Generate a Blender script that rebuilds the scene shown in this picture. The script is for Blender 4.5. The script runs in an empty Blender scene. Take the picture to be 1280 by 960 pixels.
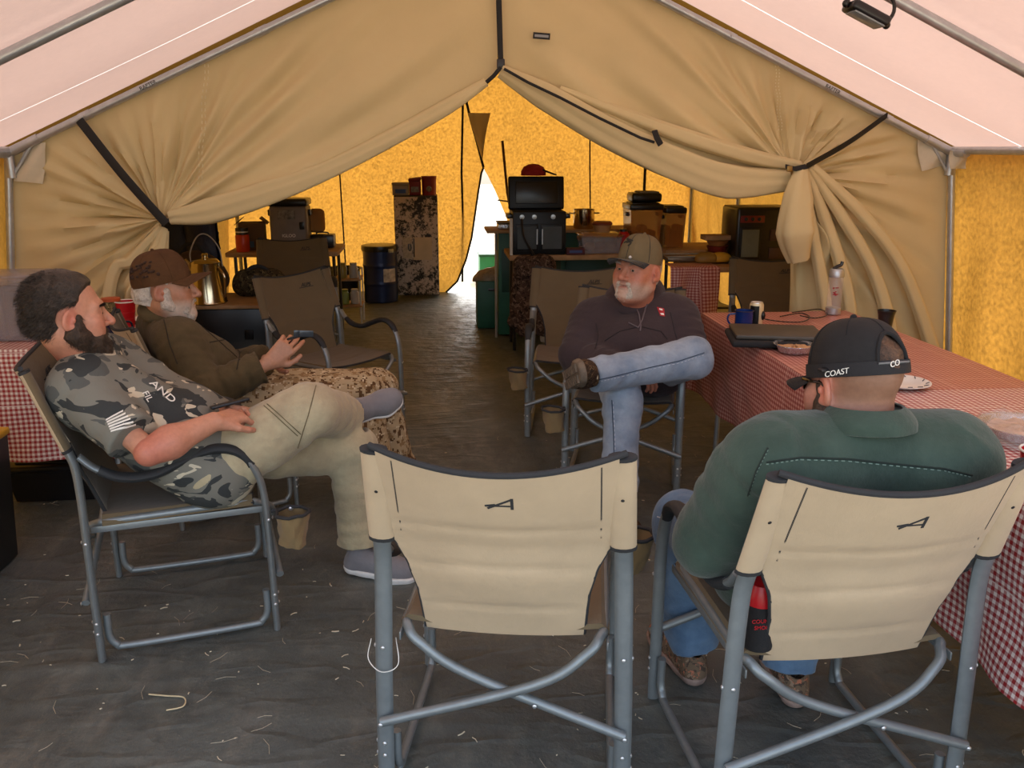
import bpy, bmesh, math, random
import numpy as np
from mathutils import Vector, Matrix
random.seed(7)
R = math.radians
scene = bpy.context.scene
col = scene.collection

# ------------------------------------------------------------------ camera
FPX, PITCH, YAW, CAM = 1080.0, R(15.3), R(5.0), Vector((-0.35, 0.0, 1.57))
cd = bpy.data.cameras.new('camera'); cam = bpy.data.objects.new('camera', cd); col.objects.link(cam)
cd.sensor_width = 36.0; cd.lens = 36.0 * FPX / 1280.0; cd.clip_start = 0.05; cd.clip_end = 300
cam.location = CAM; cam.rotation_euler = (R(90) - PITCH, 0, -YAW)
scene.camera = cam

# ------------------------------------------------------------------ sky, sun, exposure
world = bpy.data.worlds.new('sky'); scene.world = world; world.use_nodes = True
wn = world.node_tree.nodes; wl = world.node_tree.links; wn.clear()
wo = wn.new('ShaderNodeOutputWorld'); wb = wn.new('ShaderNodeBackground'); ws = wn.new('ShaderNodeTexSky')
ws.sky_type = 'NISHITA'; ws.sun_disc = False; ws.sun_elevation = R(48); ws.sun_rotation = R(20)
ws.air_density = 1.0; ws.dust_density = 4.0; ws.ozone_density = 0.6
wm = wn.new('ShaderNodeMixRGB'); wm.inputs[0].default_value = 0.55
wbw = wn.new('ShaderNodeRGBToBW')
wl.new(ws.outputs[0], wbw.inputs[0]); wl.new(ws.outputs[0], wm.inputs[1]); wl.new(wbw.outputs[0], wm.inputs[2])
wl.new(wm.outputs[0], wb.inputs[0]); wl.new(wb.outputs[0], wo.inputs[0])
wb.inputs[1].default_value = 0.76
sd = bpy.data.lights.new('sun', 'SUN'); sun = bpy.data.objects.new('sun', sd); col.objects.link(sun)
sd.energy = 2.7; sd.angle = R(1.0); sd.color = (1.0, 0.95, 0.88)
sun.rotation_euler = (R(-42), 0, R(-20)); sun.location = (3, 12, 10)
scene.view_settings.view_transform = 'Standard'; scene.view_settings.look = 'None'
scene.view_settings.gamma = 1.0; scene.view_settings.use_curve_mapping = False
scene.view_settings.exposure = 0.14

# ------------------------------------------------------------------ helpers
def at(px, py, Y):
    """world point on the plane y = Y seen along a pixel of the 1280 x 960 frame"""
    cp, sp, c, s = math.cos(PITCH), math.sin(PITCH), math.cos(YAW), math.sin(YAW)
    f = Vector((s*cp, c*cp, -sp)); r = Vector((c, -s, 0)); u = r.cross(f)
    d = f + r*((px-640)/FPX) + u*((480-py)/FPX)
    return CAM + d*((Y-CAM.y)/d.y)
def hexc(h):
    if not isinstance(h, str): return tuple(h)
    h = h.lstrip('#'); v = [int(h[i:i+2], 16)/255 for i in (0, 2, 4)]
    return tuple(x/12.92 if x <= 0.04045 else ((x+0.055)/1.055)**2.4 for x in v)

class NT:
    def __init__(s, name):
        s.m = bpy.data.materials.new(name); s.m.use_nodes = True
        s.t = s.m.node_tree; s.n = s.t.nodes; s.b = s.n['Principled BSDF']; s.o = s.n['Material Output']
    def new(s, kind, **kw):
        x = s.n.new('ShaderNode'+kind)
        for k, v in kw.items():
            if k.startswith('i_'):
                key = k[2:]; x.inputs[int(key) if key.isdigit() else key].default_value = v
            else: setattr(x, k, v)
        return x
    def link(s, a, b): s.t.links.new(a, b)
    def coord(s, which='Object', scale=(1, 1, 1), rot=(0, 0, 0)):
        tc = s.new('TexCoord'); mp = s.new('Mapping'); mp.inputs['Scale'].default_value = scale; mp.inputs['Rotation'].default_value = rot
        s.link(tc.outputs[which], mp.inputs[0]); return mp.outputs[0]
    def noise(s, vec, scale, detail=4, rough=0.55):
        n = s.new('TexNoise'); n.inputs['Scale'].default_value = scale; n.inputs['Detail'].default_value = detail; n.inputs['Roughness'].default_value = rough
        if vec is not None: s.link(vec, n.inputs['Vector'])
        return n
    def ramp(s, fac, stops, interp='LINEAR'):
        r = s.new('ValToRGB'); r.color_ramp.interpolation = interp; e = r.color_ramp.elements
        while len(e) < len(stops): e.new(0.5)
        for k, (p, c) in zip(e, stops): k.position = p; k.color = (*c, 1)
        s.link(fac, r.inputs[0]); return r
    def mix(s, fac, a, b, blend='MIX'):
        m = s.new('MixRGB', blend_type=blend)
        for i, v in ((0, fac), (1, a), (2, b)):
            if hasattr(v, 'links'): s.link(v, m.inputs[i])
            else: m.inputs[i].default_value = v if i == 0 else (*v, 1)
        return m.outputs[0]
    def math(s, op, a, b=0.0):
        m = s.new('Math', operation=op)
        for i, v in ((0, a), (1, b)):
            if hasattr(v, 'links'): s.link(v, m.inputs[i])
            else: m.inputs[i].default_value = v
        return m.outputs[0]
    def bump(s, h, strength=0.3, dist=0.01):
        b = s.new('Bump'); b.inputs['Strength'].default_value = strength; b.inputs['Distance'].default_value = dist
        s.link(h, b.inputs['Height']); s.link(b.outputs[0], s.b.inputs['Normal']); return b.outputs[0]
    def base(s, c):
        if hasattr(c, 'links'): s.link(c, s.b.inputs['Base Color'])
        else: s.b.inputs['Base Color'].default_value = (*c, 1)
    def set(s, **kw):
        for k, v in kw.items(): s.b.inputs[k.replace('_', ' ')].default_value = v
        return s

MATS = {}
def mat(name, c, rough=0.6, metal=0.0, var=0.12, vscale=8.0, bump=0.15, bscale=60.0, bdist=0.004, sheen=0.0, spec=0.5):
    """plain procedural material: slightly uneven colour and fine relief"""
    if name in MATS: return MATS[name]
    t = NT(name); c = hexc(c); v = t.coord()
    n = t.noise(v, vscale, 4); 
    lo = tuple(x*(1-var) for x in c); hi = tuple(min(1, x*(1+var)) for x in c)
    r = t.ramp(n.outputs[0], [(0.3, lo), (0.7, hi)]); t.base(r.outputs[0])
    t.set(Roughness=rough, Metallic=metal)
    t.b.inputs['Specular IOR Level'].default_value = spec
    if sheen: t.b.inputs['Sheen Weight'].default_value = sheen
    if bump: t.bump(t.noise(v, bscale, 3).outputs[0], bump, bdist)
    MATS[name] = t.m; return t.m

class MB:
    def __init__(s): s.v = []; s.f = []; s.uv = None
    def add(s, v, f):
        o = len(s.v); s.v.extend([tuple(p) for p in v]); s.f.extend([tuple(i+o for i in q) for q in f]); return s
    def box(s, c, size, rot=None, bev=0.0, seg=2):
        bm = bmesh.new(); bmesh.ops.create_cube(bm, size=1)
        for v in bm.verts: v.co = Vector((v.co.x*size[0], v.co.y*size[1], v.co.z*size[2]))
        if bev > 0: bmesh.ops.bevel(bm, geom=list(bm.edges), offset=bev, segments=seg, profile=0.5, affect='EDGES')
        m = Matrix.Translation(c)
        if rot is not None:
            from mathutils import Euler
            m = m @ (rot.to_4x4() if isinstance(rot, Matrix) else Euler(rot).to_matrix().to_4x4())
        bm.verts.index_update()
        s.add([m @ v.co for v in bm.verts], [[v.index for v in f.verts] for f in bm.faces]); bm.free(); return s
    def tube(s, pts, r, n=10, b=None, side=(1, 0, 0), caps=True, closed=False):
        """sweep of a circle (or an ellipse r x b whose r axis lies along side) along points; r may be a list"""
        pts = [Vector(p) for p in pts]; N = len(pts); rings = []; prev = Vector(side)
        for i, p in enumerate(pts):
            if closed: t = (pts[(i+1) % N]-pts[i-1])
            else: t = pts[min(i+1, N-1)]-pts[max(i-1, 0)]
            t.normalize(); x = prev - t*prev.dot(t)
            if x.length < 1e-5: x = t.orthogonal()
            x.normalize(); y = t.cross(x); prev = x
            ra = r[i] if hasattr(r, '__len__') else r; rb = ra if b is None else (b[i] if hasattr(b, '__len__') else b)
            rings.append([p + x*(ra*math.cos(a)) + y*(rb*math.sin(a)) for a in [2*math.pi*k/n for k in range(n)]])
        v = [q for g in rings for q in g]; f = []
        for i in range(N if closed else N-1):
            j = (i+1) % N
            for k in range(n): f.append((i*n+k, i*n+(k+1) % n, j*n+(k+1) % n, j*n+k))
        if caps and not closed: f.append(tuple(range(n-1, -1, -1))); f.append(tuple((N-1)*n+k for k in range(n)))
        return s.add(v, f)
    def lathe(s, prof, c=(0, 0, 0), n=24, m=None):
        """profile of (radius, z) turned about z"""
        v = []; f = []; c = Vector(c)
        for r_, z in prof:
            for k in range(n):
                a = 2*math.pi*k/n; p = Vector((r_*math.cos(a), r_*math.sin(a), z)); v.append(c + (m @ p if m else p))
        for i in range(len(prof)-1):
            for k in range(n): f.append((i*n+k, i*n+(k+1) % n, (i+1)*n+(k+1) % n, (i+1)*n+k))
        if prof[0][0] > 1e-6: f.append(tuple(range(n-1, -1, -1)))
        if prof[-1][0] > 1e-6: f.append(tuple((len(prof)-1)*n+k for k in range(n)))
        return s.add(v, f)
    def grid(s, fn, nu, nv, uv=None):
        v = [fn(i/nu, j/nv) for j in range(nv+1) for i in range(nu+1)]
        f = [(j*(nu+1)+i, j*(nu+1)+i+1, (j+1)*(nu+1)+i+1, (j+1)*(nu+1)+i) for j in range(nv) for i in range(nu)]
        if uv is not None:
            if s.uv is None: s.uv = []
            s.uv += [uv(i/nu, j/nv) for j in range(nv+1) for i in range(nu+1)]
        return s.add(v, f)
    def shell(s, fn, nu, nv, th):
        """closed sheet: fn(u, v) -> (point, normal), thickness th"""
        pf = [[fn(i/nu, j/nv) for i in range(nu+1)] for j in range(nv+1)]
        v = [Vector(p)+Vector(n)*th/2 for row in pf for p, n in row] + [Vector(p)-Vector(n)*th/2 for row in pf for p, n in row]
        o = (nu+1)*(nv+1); g = lambda i, j: j*(nu+1)+i; f = []
        for j in range(nv):
            for i in range(nu):
                f.append((g(i, j), g(i+1, j), g(i+1, j+1), g(i, j+1))); f.append((o+g(i, j), o+g(i, j+1), o+g(i+1, j+1), o+g(i+1, j)))
        for i in range(nu):
            f.append((g(i, 0), o+g(i, 0), o+g(i+1, 0), g(i+1, 0))); f.append((g(i, nv), g(i+1, nv), o+g(i+1, nv), o+g(i, nv)))
        for j in range(nv):
            f.append((g(0, j), g(0, j+1), o+g(0, j+1), o+g(0, j))); f.append((g(nu, j), o+g(nu, j), o+g(nu, j+1), g(nu, j+1)))
        return s.add(v, f)
    def ball(s, c, r, n=10):
        rr = (r, r, r) if not hasattr(r, '__len__') else r; prof = []
        v = []; f = []; c = Vector(c); h = max(4, n//2+1)
        for i in range(h+1):
            a = math.pi*i/h
            for k in range(n):
                b_ = 2*math.pi*k/n; v.append(c + Vector((rr[0]*math.sin(a)*math.cos(b_), rr[1]*math.sin(a)*math.sin(b_), -rr[2]*math.cos(a))))
        for i in range(h):
            for k in range(n): f.append((i*n+k, i*n+(k+1) % n, (i+1)*n+(k+1) % n, (i+1)*n+k))
        return s.add(v, f)
    def build(s, name, m, parent=None, smooth=True, angle=40, off=None):
        me = bpy.data.meshes.new(name)
        vs = s.v if off is None else [tuple(Vector(p)-Vector(off)) for p in s.v]
        me.from_pydata(vs, [], s.f); me.validate(clean_customdata=False)
        if s.uv:
            l = me.uv_layers.new(name='UVMap')
            for lp in me.loops: l.data[lp.index].uv = s.uv[lp.vertex_index]
        me.materials.append(m)
        if smooth:
            me.shade_smooth(); 
            try: me.set_sharp_from_angle(angle=R(angle))
            except Exception: pass
        o = bpy.data.objects.new(name, me); col.objects.link(o)
        if parent is not None: o.parent = parent
        return o

def thing(name, label, cat, loc=(0, 0, 0), rz=0.0, group=None):
    o = bpy.data.objects.new(name, None); o.empty_display_size = 0.1; col.objects.link(o)
    o.location = loc; o.rotation_euler = (0, 0, rz); return tag(o, label, cat, group)
def tag(o, label=None, cat=None, group=None, kind=None):
    for k, v in (('label', label), ('category', cat), ('group', group), ('kind', kind)):
        if v: o[k] = v
    return o
def copy_tree(o, parent=None):
    c = o.copy(); col.objects.link(c)
    if parent is not None: c.parent = parent
    for ch in list(o.children): copy_tree(ch, c)
    return c
def text_mesh(txt, size, name, m, parent, mtx, depth=0.0006, align='CENTER', shear=0.0):
    cu = bpy.data.curves.new(name, 'FONT'); cu.body = txt; cu.size = size; cu.extrude = depth; cu.align_x = align; cu.align_y = 'CENTER'; cu.shear = shear
    t = bpy.data.objects.new('tmp_text', cu); col.objects.link(t); bpy.context.view_layer.update()
    me = bpy.data.meshes.new_from_object(t.evaluated_get(bpy.context.evaluated_depsgraph_get()))
    bpy.data.objects.remove(t); bpy.data.curves.remove(cu)
    me.materials.clear(); me.materials.append(m); me.transform(mtx); me.name = name
    o = bpy.data.objects.new(name, me); col.objects.link(o)
    if parent is not None: o.parent = parent
    return o
def frame(o, x, y):
    """4x4 matrix from an origin and the directions of local x and y"""
    x = Vector(x).normalized(); z = x.cross(Vector(y)).normalized(); y = z.cross(x)
    m = Matrix((x, y, z)).transposed().to_4x4(); m.translation = Vector(o); return m
def smooth01(x): x = min(1, max(0, x)); return x*x*(3-2*x)
def spline(pts, n=8):
    """Catmull-Rom through points"""
    P = [Vector(p) for p in pts]; P = [P[0]*2-P[1]] + P + [P[-1]*2-P[-2]]; out = []
    for i in range(1, len(P)-2):
        for k in range(n):
            t = k/n; a, b, c, d = P[i-1], P[i], P[i+1], P[i+2]
            out.append(0.5*((2*b)+(c-a)*t+(2*a-5*b+4*c-d)*t*t+(3*b-a-3*c+d)*t**3))
    out.append(P[-2]); return out
# ------------------------------------------------------------------ tent shell
HW, EAVE, RIDGE, YC, YB, YF = 2.44, 1.555, 2.67, 4.63, 9.8, 0.9
def roof_z(x): return EAVE + (HW-abs(x))*(RIDGE-EAVE)/HW

def canvas_mat(name, diff, trans, w, weave=900.0, wr=0.35, blot=0.10):
    """woven tent canvas: reflects one tint and lets sunlight through in another"""
    t = NT(name); v = t.coord()
    n1 = t.noise(v, 2.2, 5); n2 = t.noise(v, 42, 3); n3 = t.noise(v, 160, 2)
    d = hexc(diff); tr = hexc(trans)
    m1 = t.ramp(n1.outputs[0], [(0.3, tuple(x*(1-blot) for x in d)), (0.7, tuple(min(1, x*(1+blot)) for x in d))]).outputs[0]
    m2 = t.ramp(n2.outputs[0], [(0.3, tuple(x*(1-blot*1.6) for x in tr)), (0.7, tuple(min(1, x*(1+blot)) for x in tr))]).outputs[0]
    df = t.new('BsdfDiffuse'); tl = t.new('BsdfTranslucent'); mx = t.new('MixShader'); mx.inputs[0].default_value = w
    t.link(m1, df.inputs[0]); t.link(m2, tl.inputs[0])
    bp = t.new('Bump'); bp.inputs['Strength'].default_value = wr; bp.inputs['Distance'].default_value = 0.02
    s_ = t.math('ADD', n1.outputs[0], t.math('MULTIPLY', n2.outputs[0], 0.12)); s_ = t.math('ADD', s_, t.math('MULTIPLY', n3.outputs[0], 0.02))
    t.link(s_, bp.inputs['Height']); t.link(bp.outputs[0], df.inputs['Normal'])
    t.link(df.outputs[0], mx.inputs[1]); t.link(tl.outputs[0], mx.inputs[2]); t.link(mx.outputs[0], t.o.inputs[0])
    MATS[name] = t.m; return t.m
M_roof = canvas_mat('white_roof_canvas', '#d4bbae', '#ecc9b9', 0.175, blot=0.04)
M_seaml = canvas_mat('thin_seam_canvas', '#f2e8e0', '#fbeee4', 0.40, blot=0.02)
M_roofb = canvas_mat('rear_roof_canvas', '#8a7448', '#d89a3c', 0.04)
M_wall = canvas_mat('yellow_wall_canvas', '#a8874c', '#cf963c', 0.26, blot=0.26)
M_curt = canvas_mat('tan_curtain_canvas', '#d0bf93', '#d3ab5c', 0.07, wr=0.25, blot=0.05)
M_patch = canvas_mat('white_patch_canvas', '#d8d2bd', '#e0d0a8', 0.2)
M_zip = mat('black_webbing', '#0d0d0e', 0.7, bump=0.3, bscale=300)
M_steel = mat('galvanised_pipe', '#b4b8bb', 0.36, 0.7, var=0.1, vscale=20, bump=0.05)
M_print = mat('black_print', '#151515', 0.7, bump=0)
M_stitch = mat('pale_stitching', '#d9cda6', 0.8, bump=0)

# floor: a dark ground tarp with wrinkles and dust
def floor_mat():
    t = NT('dark_ground_tarp'); v = t.coord()
    n1 = t.noise(v, 1.3, 6, 0.6); n2 = t.noise(v, 9, 6, 0.65); n3 = t.noise(v, 90, 3)
    c1 = t.ramp(n1.outputs[0], [(0.3, hexc('#3c4241')), (0.55, hexc('#525957')), (0.75, hexc('#6b726e'))]).outputs[0]
    c2 = t.ramp(n2.outputs[0], [(0.45, (1, 1, 1)), (0.72, (1.35, 1.3, 1.22))]).outputs[0]
    n4 = t.noise(t.coord(scale=(1, .35, 1), rot=(0, 0, .9)), 5, 8, .75); n5 = t.noise(v, 240, 2, .5)
    dust = t.ramp(n4.outputs[0], [(.50, (0, 0, 0)), (.72, (.5, .5, .5))]).outputs[0]
    base = t.mix(dust, t.mix(1.0, c1, c2, 'MULTIPLY'), hexc('#868378'))
    base = t.mix(t.ramp(n5.outputs[0], [(.66, (0, 0, 0)), (.74, (.35, .35, .35))]).outputs[0], base, hexc('#a59c8a'))
    t.base(base)
    r = t.ramp(n2.outputs[0], [(0.3, (0.42,)*3), (0.7, (0.7,)*3)]); t.link(r.outputs[0], t.b.inputs['Roughness'])
    wv = t.coord(scale=(1, 0.5, 1), rot=(0, 0, 0.6)); w2 = t.noise(wv, 3.2, 3, 0.5)
    h = t.math('ADD', t.math('MULTIPLY', w2.outputs[0], 1.3), t.math('ADD', t.math('MULTIPLY', n2.outputs[0], 0.45), t.math('MULTIPLY', n3.outputs[0], 0.07)))
    cw = t.noise(t.coord(scale=(.4, 1, 1), rot=(0, 0, .35)), 6, 2, .4); cr = t.math('ABSOLUTE', t.math('SUBTRACT', cw.outputs[0], .5)); cr = t.math('MINIMUM', t.math('MULTIPLY', cr, 14), 1.0); h = t.math('ADD', h, t.math('MULTIPLY', cr, -.16))
    t.bump(h, 0.7, 0.03); return t.m
b = MB()
def floor_fn(u, v):
    x = -2.75+5.5*u; y = -0.6+(YB+0.2+0.6)*v
    z = 0.0016*math.sin(3.1*x+1.7*y)+0.0012*math.sin(7*x-2.3*y+1)
    for (x0, y0, x1, y1, hgt, wd) in ((-1.28, 1.88, -1.16, 3.35, .006, .007), (-.02, 1.9, -.30, 4.7, .005, .007), (-1.75, 2.47, -1.39, 2.48, .008, .009), (-1.29, 2.52, -.62, 2.55, .004, .008), (-1.05, 2.2, -.2, 2.12, .004, .009), (.1, 2.6, 1.0, 3.4, .005, .01)):
        dx, dy = x1-x0, y1-y0; L = math.hypot(dx, dy); s = ((x-x0)*dx+(y-y0)*dy)/L; d = ((x-x0)*dy-(y-y0)*dx)/L
        if -.1 < s < L+.1: z += hgt*math.exp(-((d+.02*math.sin(s*7))/wd/2)**2)*smooth01((s+.1)/.2)*smooth01((L+.1-s)/.2)
    return (x, y, z-0.004)
b.grid(floor_fn, 330, 520); o = b.build('floor', floor_mat()); tag(o, 'dark brown black ground tarp covering the tent floor', None, kind='structure')
# outside ground
b = MB(); b.grid(lambda u, v: (-40+80*u, -40+80*v, -0.03), 4, 4)
o = b.build('outside_ground', mat('dry_earth', '#b5a88f', 0.95, var=.25, vscale=1.5)); tag(o, 'pale dry earth outside the tent', None, kind='structure')

# roof and walls
def slope(side, y0, y1, nm, m):
    b = MB()
    def fn(u, v):
        x = side*(HW+0.16)*(1-u); y = y0+(y1-y0)*v
        k = (y-YC)/1.483; sag = 0.035*abs(math.sin(math.pi*k))*math.sin(math.pi*u)
        return (x, y, roof_z(x)+0.035-sag+0.004*math.sin(9*y+5*u))
    strips = [q for q in (4.06, 2.72, 2.35) if y0 < q < y1]
    ys = sorted(set([round(q, 4) for q in np.linspace(y0, y1, 61)]+[round(q+e, 4) for q in strips for e in (-.006, .006)])); n = len(ys)
    b.add([fn(i/24, (y-y0)/(y1-y0)) for y in ys for i in range(25)], [(j*25+i, j*25+i+1, (j+1)*25+i+1, (j+1)*25+i) for j in range(n-1) for i in range(24)])
    o = b.build(nm, m); tag(o, None, None, kind='structure')
    if strips:
        o.data.materials.append(M_seaml)
        for p in o.data.polygons:
            if any(abs(p.center.y-q) < .006 for q in strips): p.material_index = 1
    return o
cl = slope(-1, YF, YC, 'ceiling', M_roof); cl['label'] = 'white canvas roof slope above the gingham side table'
cr = slope(1, YF, YC, 'ceiling', M_roof); cr['label'] = 'white canvas roof slope above the long gingham tables'
o = slope(-1, YC, YB, 'ceiling', M_roofb); o['label'] = 'tan roof slope of the rear room beside the barrel side'
o = slope(1, YC, YB, 'ceiling', M_roofb); o['label'] = 'tan roof slope of the rear room above the stove side'
def wallx(sx, y0, y1):
    def fn(u, v):
        y = y0+(y1-y0)*u; z = EAVE*v
        w = (0.02*math.sin(3.3*y+2*sx)+0.012*math.sin(9*y+1.3*z*4)+0.01*math.sin(17*y))*(1-v**3)
        return (sx*(HW+0.05+0.17*(1-v))+w, y, z*1.035-0.02)
    return fn
for sx, nm in ((-1, 'wall_left'), (1, 'wall_right')):
    b = MB(); b.grid(wallx(sx, YF, YB+.06), 260, 16); o = b.build(nm, M_wall); tag(o, 'yellow canvas side wall %s' % ('behind the gingham side table' if sx < 0 else 'along the long gingham tables'), None, kind='structure')
# back wall with an open zipped doorway slit
def back_cols():
    # slit edges (x at height z): left flap edge and right flap edge
    zs = [0.0, 0.12, 0.35, 0.6, 0.85, 1.1, 1.3, 1.36]
    Lx = [-0.25, -0.12, -0.02, 0.05, 0.09, 0.13, 0.165, 0.19]
    Rx = [0.62, 0.60, 0.57, 0.53, 0.44, 0.33, 0.23, 0.19]
    return zs, Lx, Rx
zs_, Lx_, Rx_ = back_cols()
def back_y(x, z): return YB + 0.02*math.sin(4*x+2*z)+0.015*math.sin(9*x-3*z)
wall_back = None
for nm, sgn in (('wall_back', -1), ('wall_back', 1)):
    b = MB()
    def fn(u, v, sgn=sgn):
        z = v
        ztop_edge = RIDGE
        zz = v*RIDGE
        e = float(np.interp(zz, zs_, Lx_ if sgn < 0 else Rx_)) if zz < 1.36 else 0.19*(1-smooth01((zz-1.36)/0.7))+0.0
        xo = sgn*(HW+0.12+0.17*(1-min(1, zz/EAVE))); x = xo+(e-xo)*u
        zz = min(zz, RIDGE)
        # fold under the roof line
        zt = roof_z(x)+0.03
        zz2 = min(zz, zt)
        curl = 0.0
        if sgn > 0 and zz < 1.4: curl = 0.16*smooth01((u-0.8)/0.2)*(1.4-zz)
        if sgn < 0 and zz < 1.4: curl = -0.05*smooth01((u-0.85)/0.15)*(1.4-zz)
        return (x, back_y(x, zz2)+curl, zz2-0.02*(1-v))
    b.grid(fn, 70, 60); o = b.build(nm, M_wall)
    tag(o, 'yellow backlit canvas end wall %s of its open slit' % ('on the barrel side' if sgn < 0 else 'on the stove side'), None, kind='structure')
    wall_back = wall_back or o
    # seams, zip tapes
    def line(xs, zs, r, nm2, m):
        bb = MB(); bb.tube([(x, back_y(x, z)-0.012, z) for x, z in zip(xs, zs)], r, 6, b=0.004, side=(1, 0, 0)); return bb.build(nm2, m, o)
    if sgn < 0:
        line([-0.01, -0.03, -0.05, -0.04, -0.06], [2.55, 1.9, 1.3, 0.7, 0.1], 0.012, 'zip_tape', M_zip)
        line([-1.38, -1.37, -1.36], [2.0, 1.0, 0.05], 0.008, 'wall_seam', M_zip)
        e = MB(); e.tube([(x+.0, back_y(x, z)-0.03-0.05*(1.4-z), z) for x, z in zip(Lx_, zs_)], 0.011, 6, b=0.006); e.build('zip_tape', M_zip, o)
    else:
        line([1.36, 1.38, 1.40], [2.0, 1.4, 0.6], 0.008, 'wall_seam', M_zip)
        line([1.99, 2.0, 2.0], [1.74, 1.4, 1.0], 0.016, 'wall_seam', M_zip)
        line([0.0, 0.06, 0.13, 0.19], [2.1, 1.85, 1.6, 1.36], 0.014, 'zip_tape', M_zip)
        # dark triangular flap of the door
        ff = MB(); ff.shell(lambda u, v: ((0.02+0.02*v+(0.25-.05*v)*u*(1-v)+0.14*v, YB-0.06-0.02*math.sin(6*u), 1.93-0.5*v), (0, -1, 0)), 8, 10, 0.004); ff.build('door_flap', M_curt, o)
# wall poles seen against the glow, stick leaning against the back wall
for x, y, h, nm in ((-2.36, 9.15, 1.5, 'in the corner on the barrel side'), (2.36, 9.15, 1.5, 'in the corner on the stove side'), (-2.36, 7.7, 1.5, 'beside the cooler table'), (2.36, 7.7, 1.5, 'between the amber totes and the black oven'), (2.36, 6.15, 1.5, 'behind the black oven')):
    b = MB(); b.tube([(x, y, 0), (x, y, h)], 0.02, 10)
    b.ball((x, y, h), 0.022, 8); b.lathe([(0.05, 0), (0.05, 0.006), (0.022, 0.01)], (x, y, 0), 12)
    o = b.build('wall_pole', M_steel); tag(o, 'galvanised wall pole against the yellow wall, %s' % nm, 'pole', 'rear room wall poles')
b = MB(); p0 = at(628, 176, 9.45); b.tube([p0, at(634, 240, 9.4), (0.62, 9.3, 0.05)], 0.014, 8); b.tube([at(628, 250, 9.4)+Vector((-.05, 0, 0)), at(636, 252, 9.38)], 0.008, 6)
o = b.build('wooden_stick', mat('weathered_wood', '#5b4024', 0.8, var=.25, vscale=12)); tag(o, 'thin brown stick leaning upright by the open slit of the back wall', 'stick')

# ------------------------------------------------------------------ pipe frame of the front room
fr = thing('tent_frame', 'galvanised steel pipe tent frame with rafters, eave pipes and corner uprights', 'tent frame', (0, YC, 0))
def pipe(nm, pts, r=0.019, par=fr):
    b = MB(); b.tube(pts, r, 12); return b.build(nm, M_steel, par, off=(0, YC, 0))
for y in (YC-0.02, 3.15, 1.66):
    for s in (-1, 1):
        rf = pipe('rafter', [(s*HW, y, EAVE-0.01), (0, y, RIDGE-0.02)], 0.02)
        if y > 3:      # coupling sleeves and stencilled word
            for k in (0.16, 0.52):
                x = s*HW*(1-k); d = Vector((-s*HW, 0, RIDGE-EAVE)).normalized(); c = Vector((x, y, EAVE-0.01+(RIDGE-EAVE-.01)*k))
                b = MB(); b.tube([c-d*0.03, c+d*0.03], 0.0225, 12); b.ball(c+Vector((0, -0.022, 0)), 0.006, 6); b.build('coupling', M_steel, rf, off=(0, YC, 0))
            for k in ((0.29,) if y > 4 else (0.22,)):
                x = s*HW*(1-k); d = Vector((-s*HW, 0, RIDGE-EAVE)).normalized(); d = d if d.x > 0 else -d
                c = Vector((x, y-0.0205, EAVE-0.012+(RIDGE-EAVE-.01)*k)) - Vector((0, YC, 0))
                text_mesh('RAFTER', 0.026, 'lettering', M_print, rf, frame(c, d, Vector((0, 0, 1)).cross(Vector((0, 1, 0)))*0+Vector((-d.z, 0, d.x))))
    if True:
        for s in (-1, 1):
            ft = at(18, 335, YC) if s < 0 else at(1184, 450, YC)
            bx = s*(HW+0.19)
            pipe('upright', [(s*(HW), y, EAVE), (bx, y, 0.0)], 0.019)
            pipe('corner_joint', [(s*HW, y, EAVE+0.01), (s*HW, y, EAVE-0.13)], 0.024)
            d = Vector((-s*HW, 0, RIDGE-EAVE)).normalized(); c = Vector((s*HW, y, EAVE-0.01))
            pipe('corner_joint', [c, c+d*0.17], 0.024); pipe('corner_joint', [c+Vector((0, 0, 0)), c+Vector((0, -0.14, 0))], 0.024)
            b = MB(); q = c+d*0.14; b.tube([q, c+Vector((0, 0, -0.12))], 0.009, 8); b.build('gusset', M_steel, fr, off=(0, YC, 0))
for s in (-1, 1): pipe('eave_pipe', [(s*HW, YF, EAVE), (s*HW, YC, EAVE)], 0.02)
pipe('ridge_pipe', [(0, YF, RIDGE-0.02), (0, YC, RIDGE-0.02)], 0.02)

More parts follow.
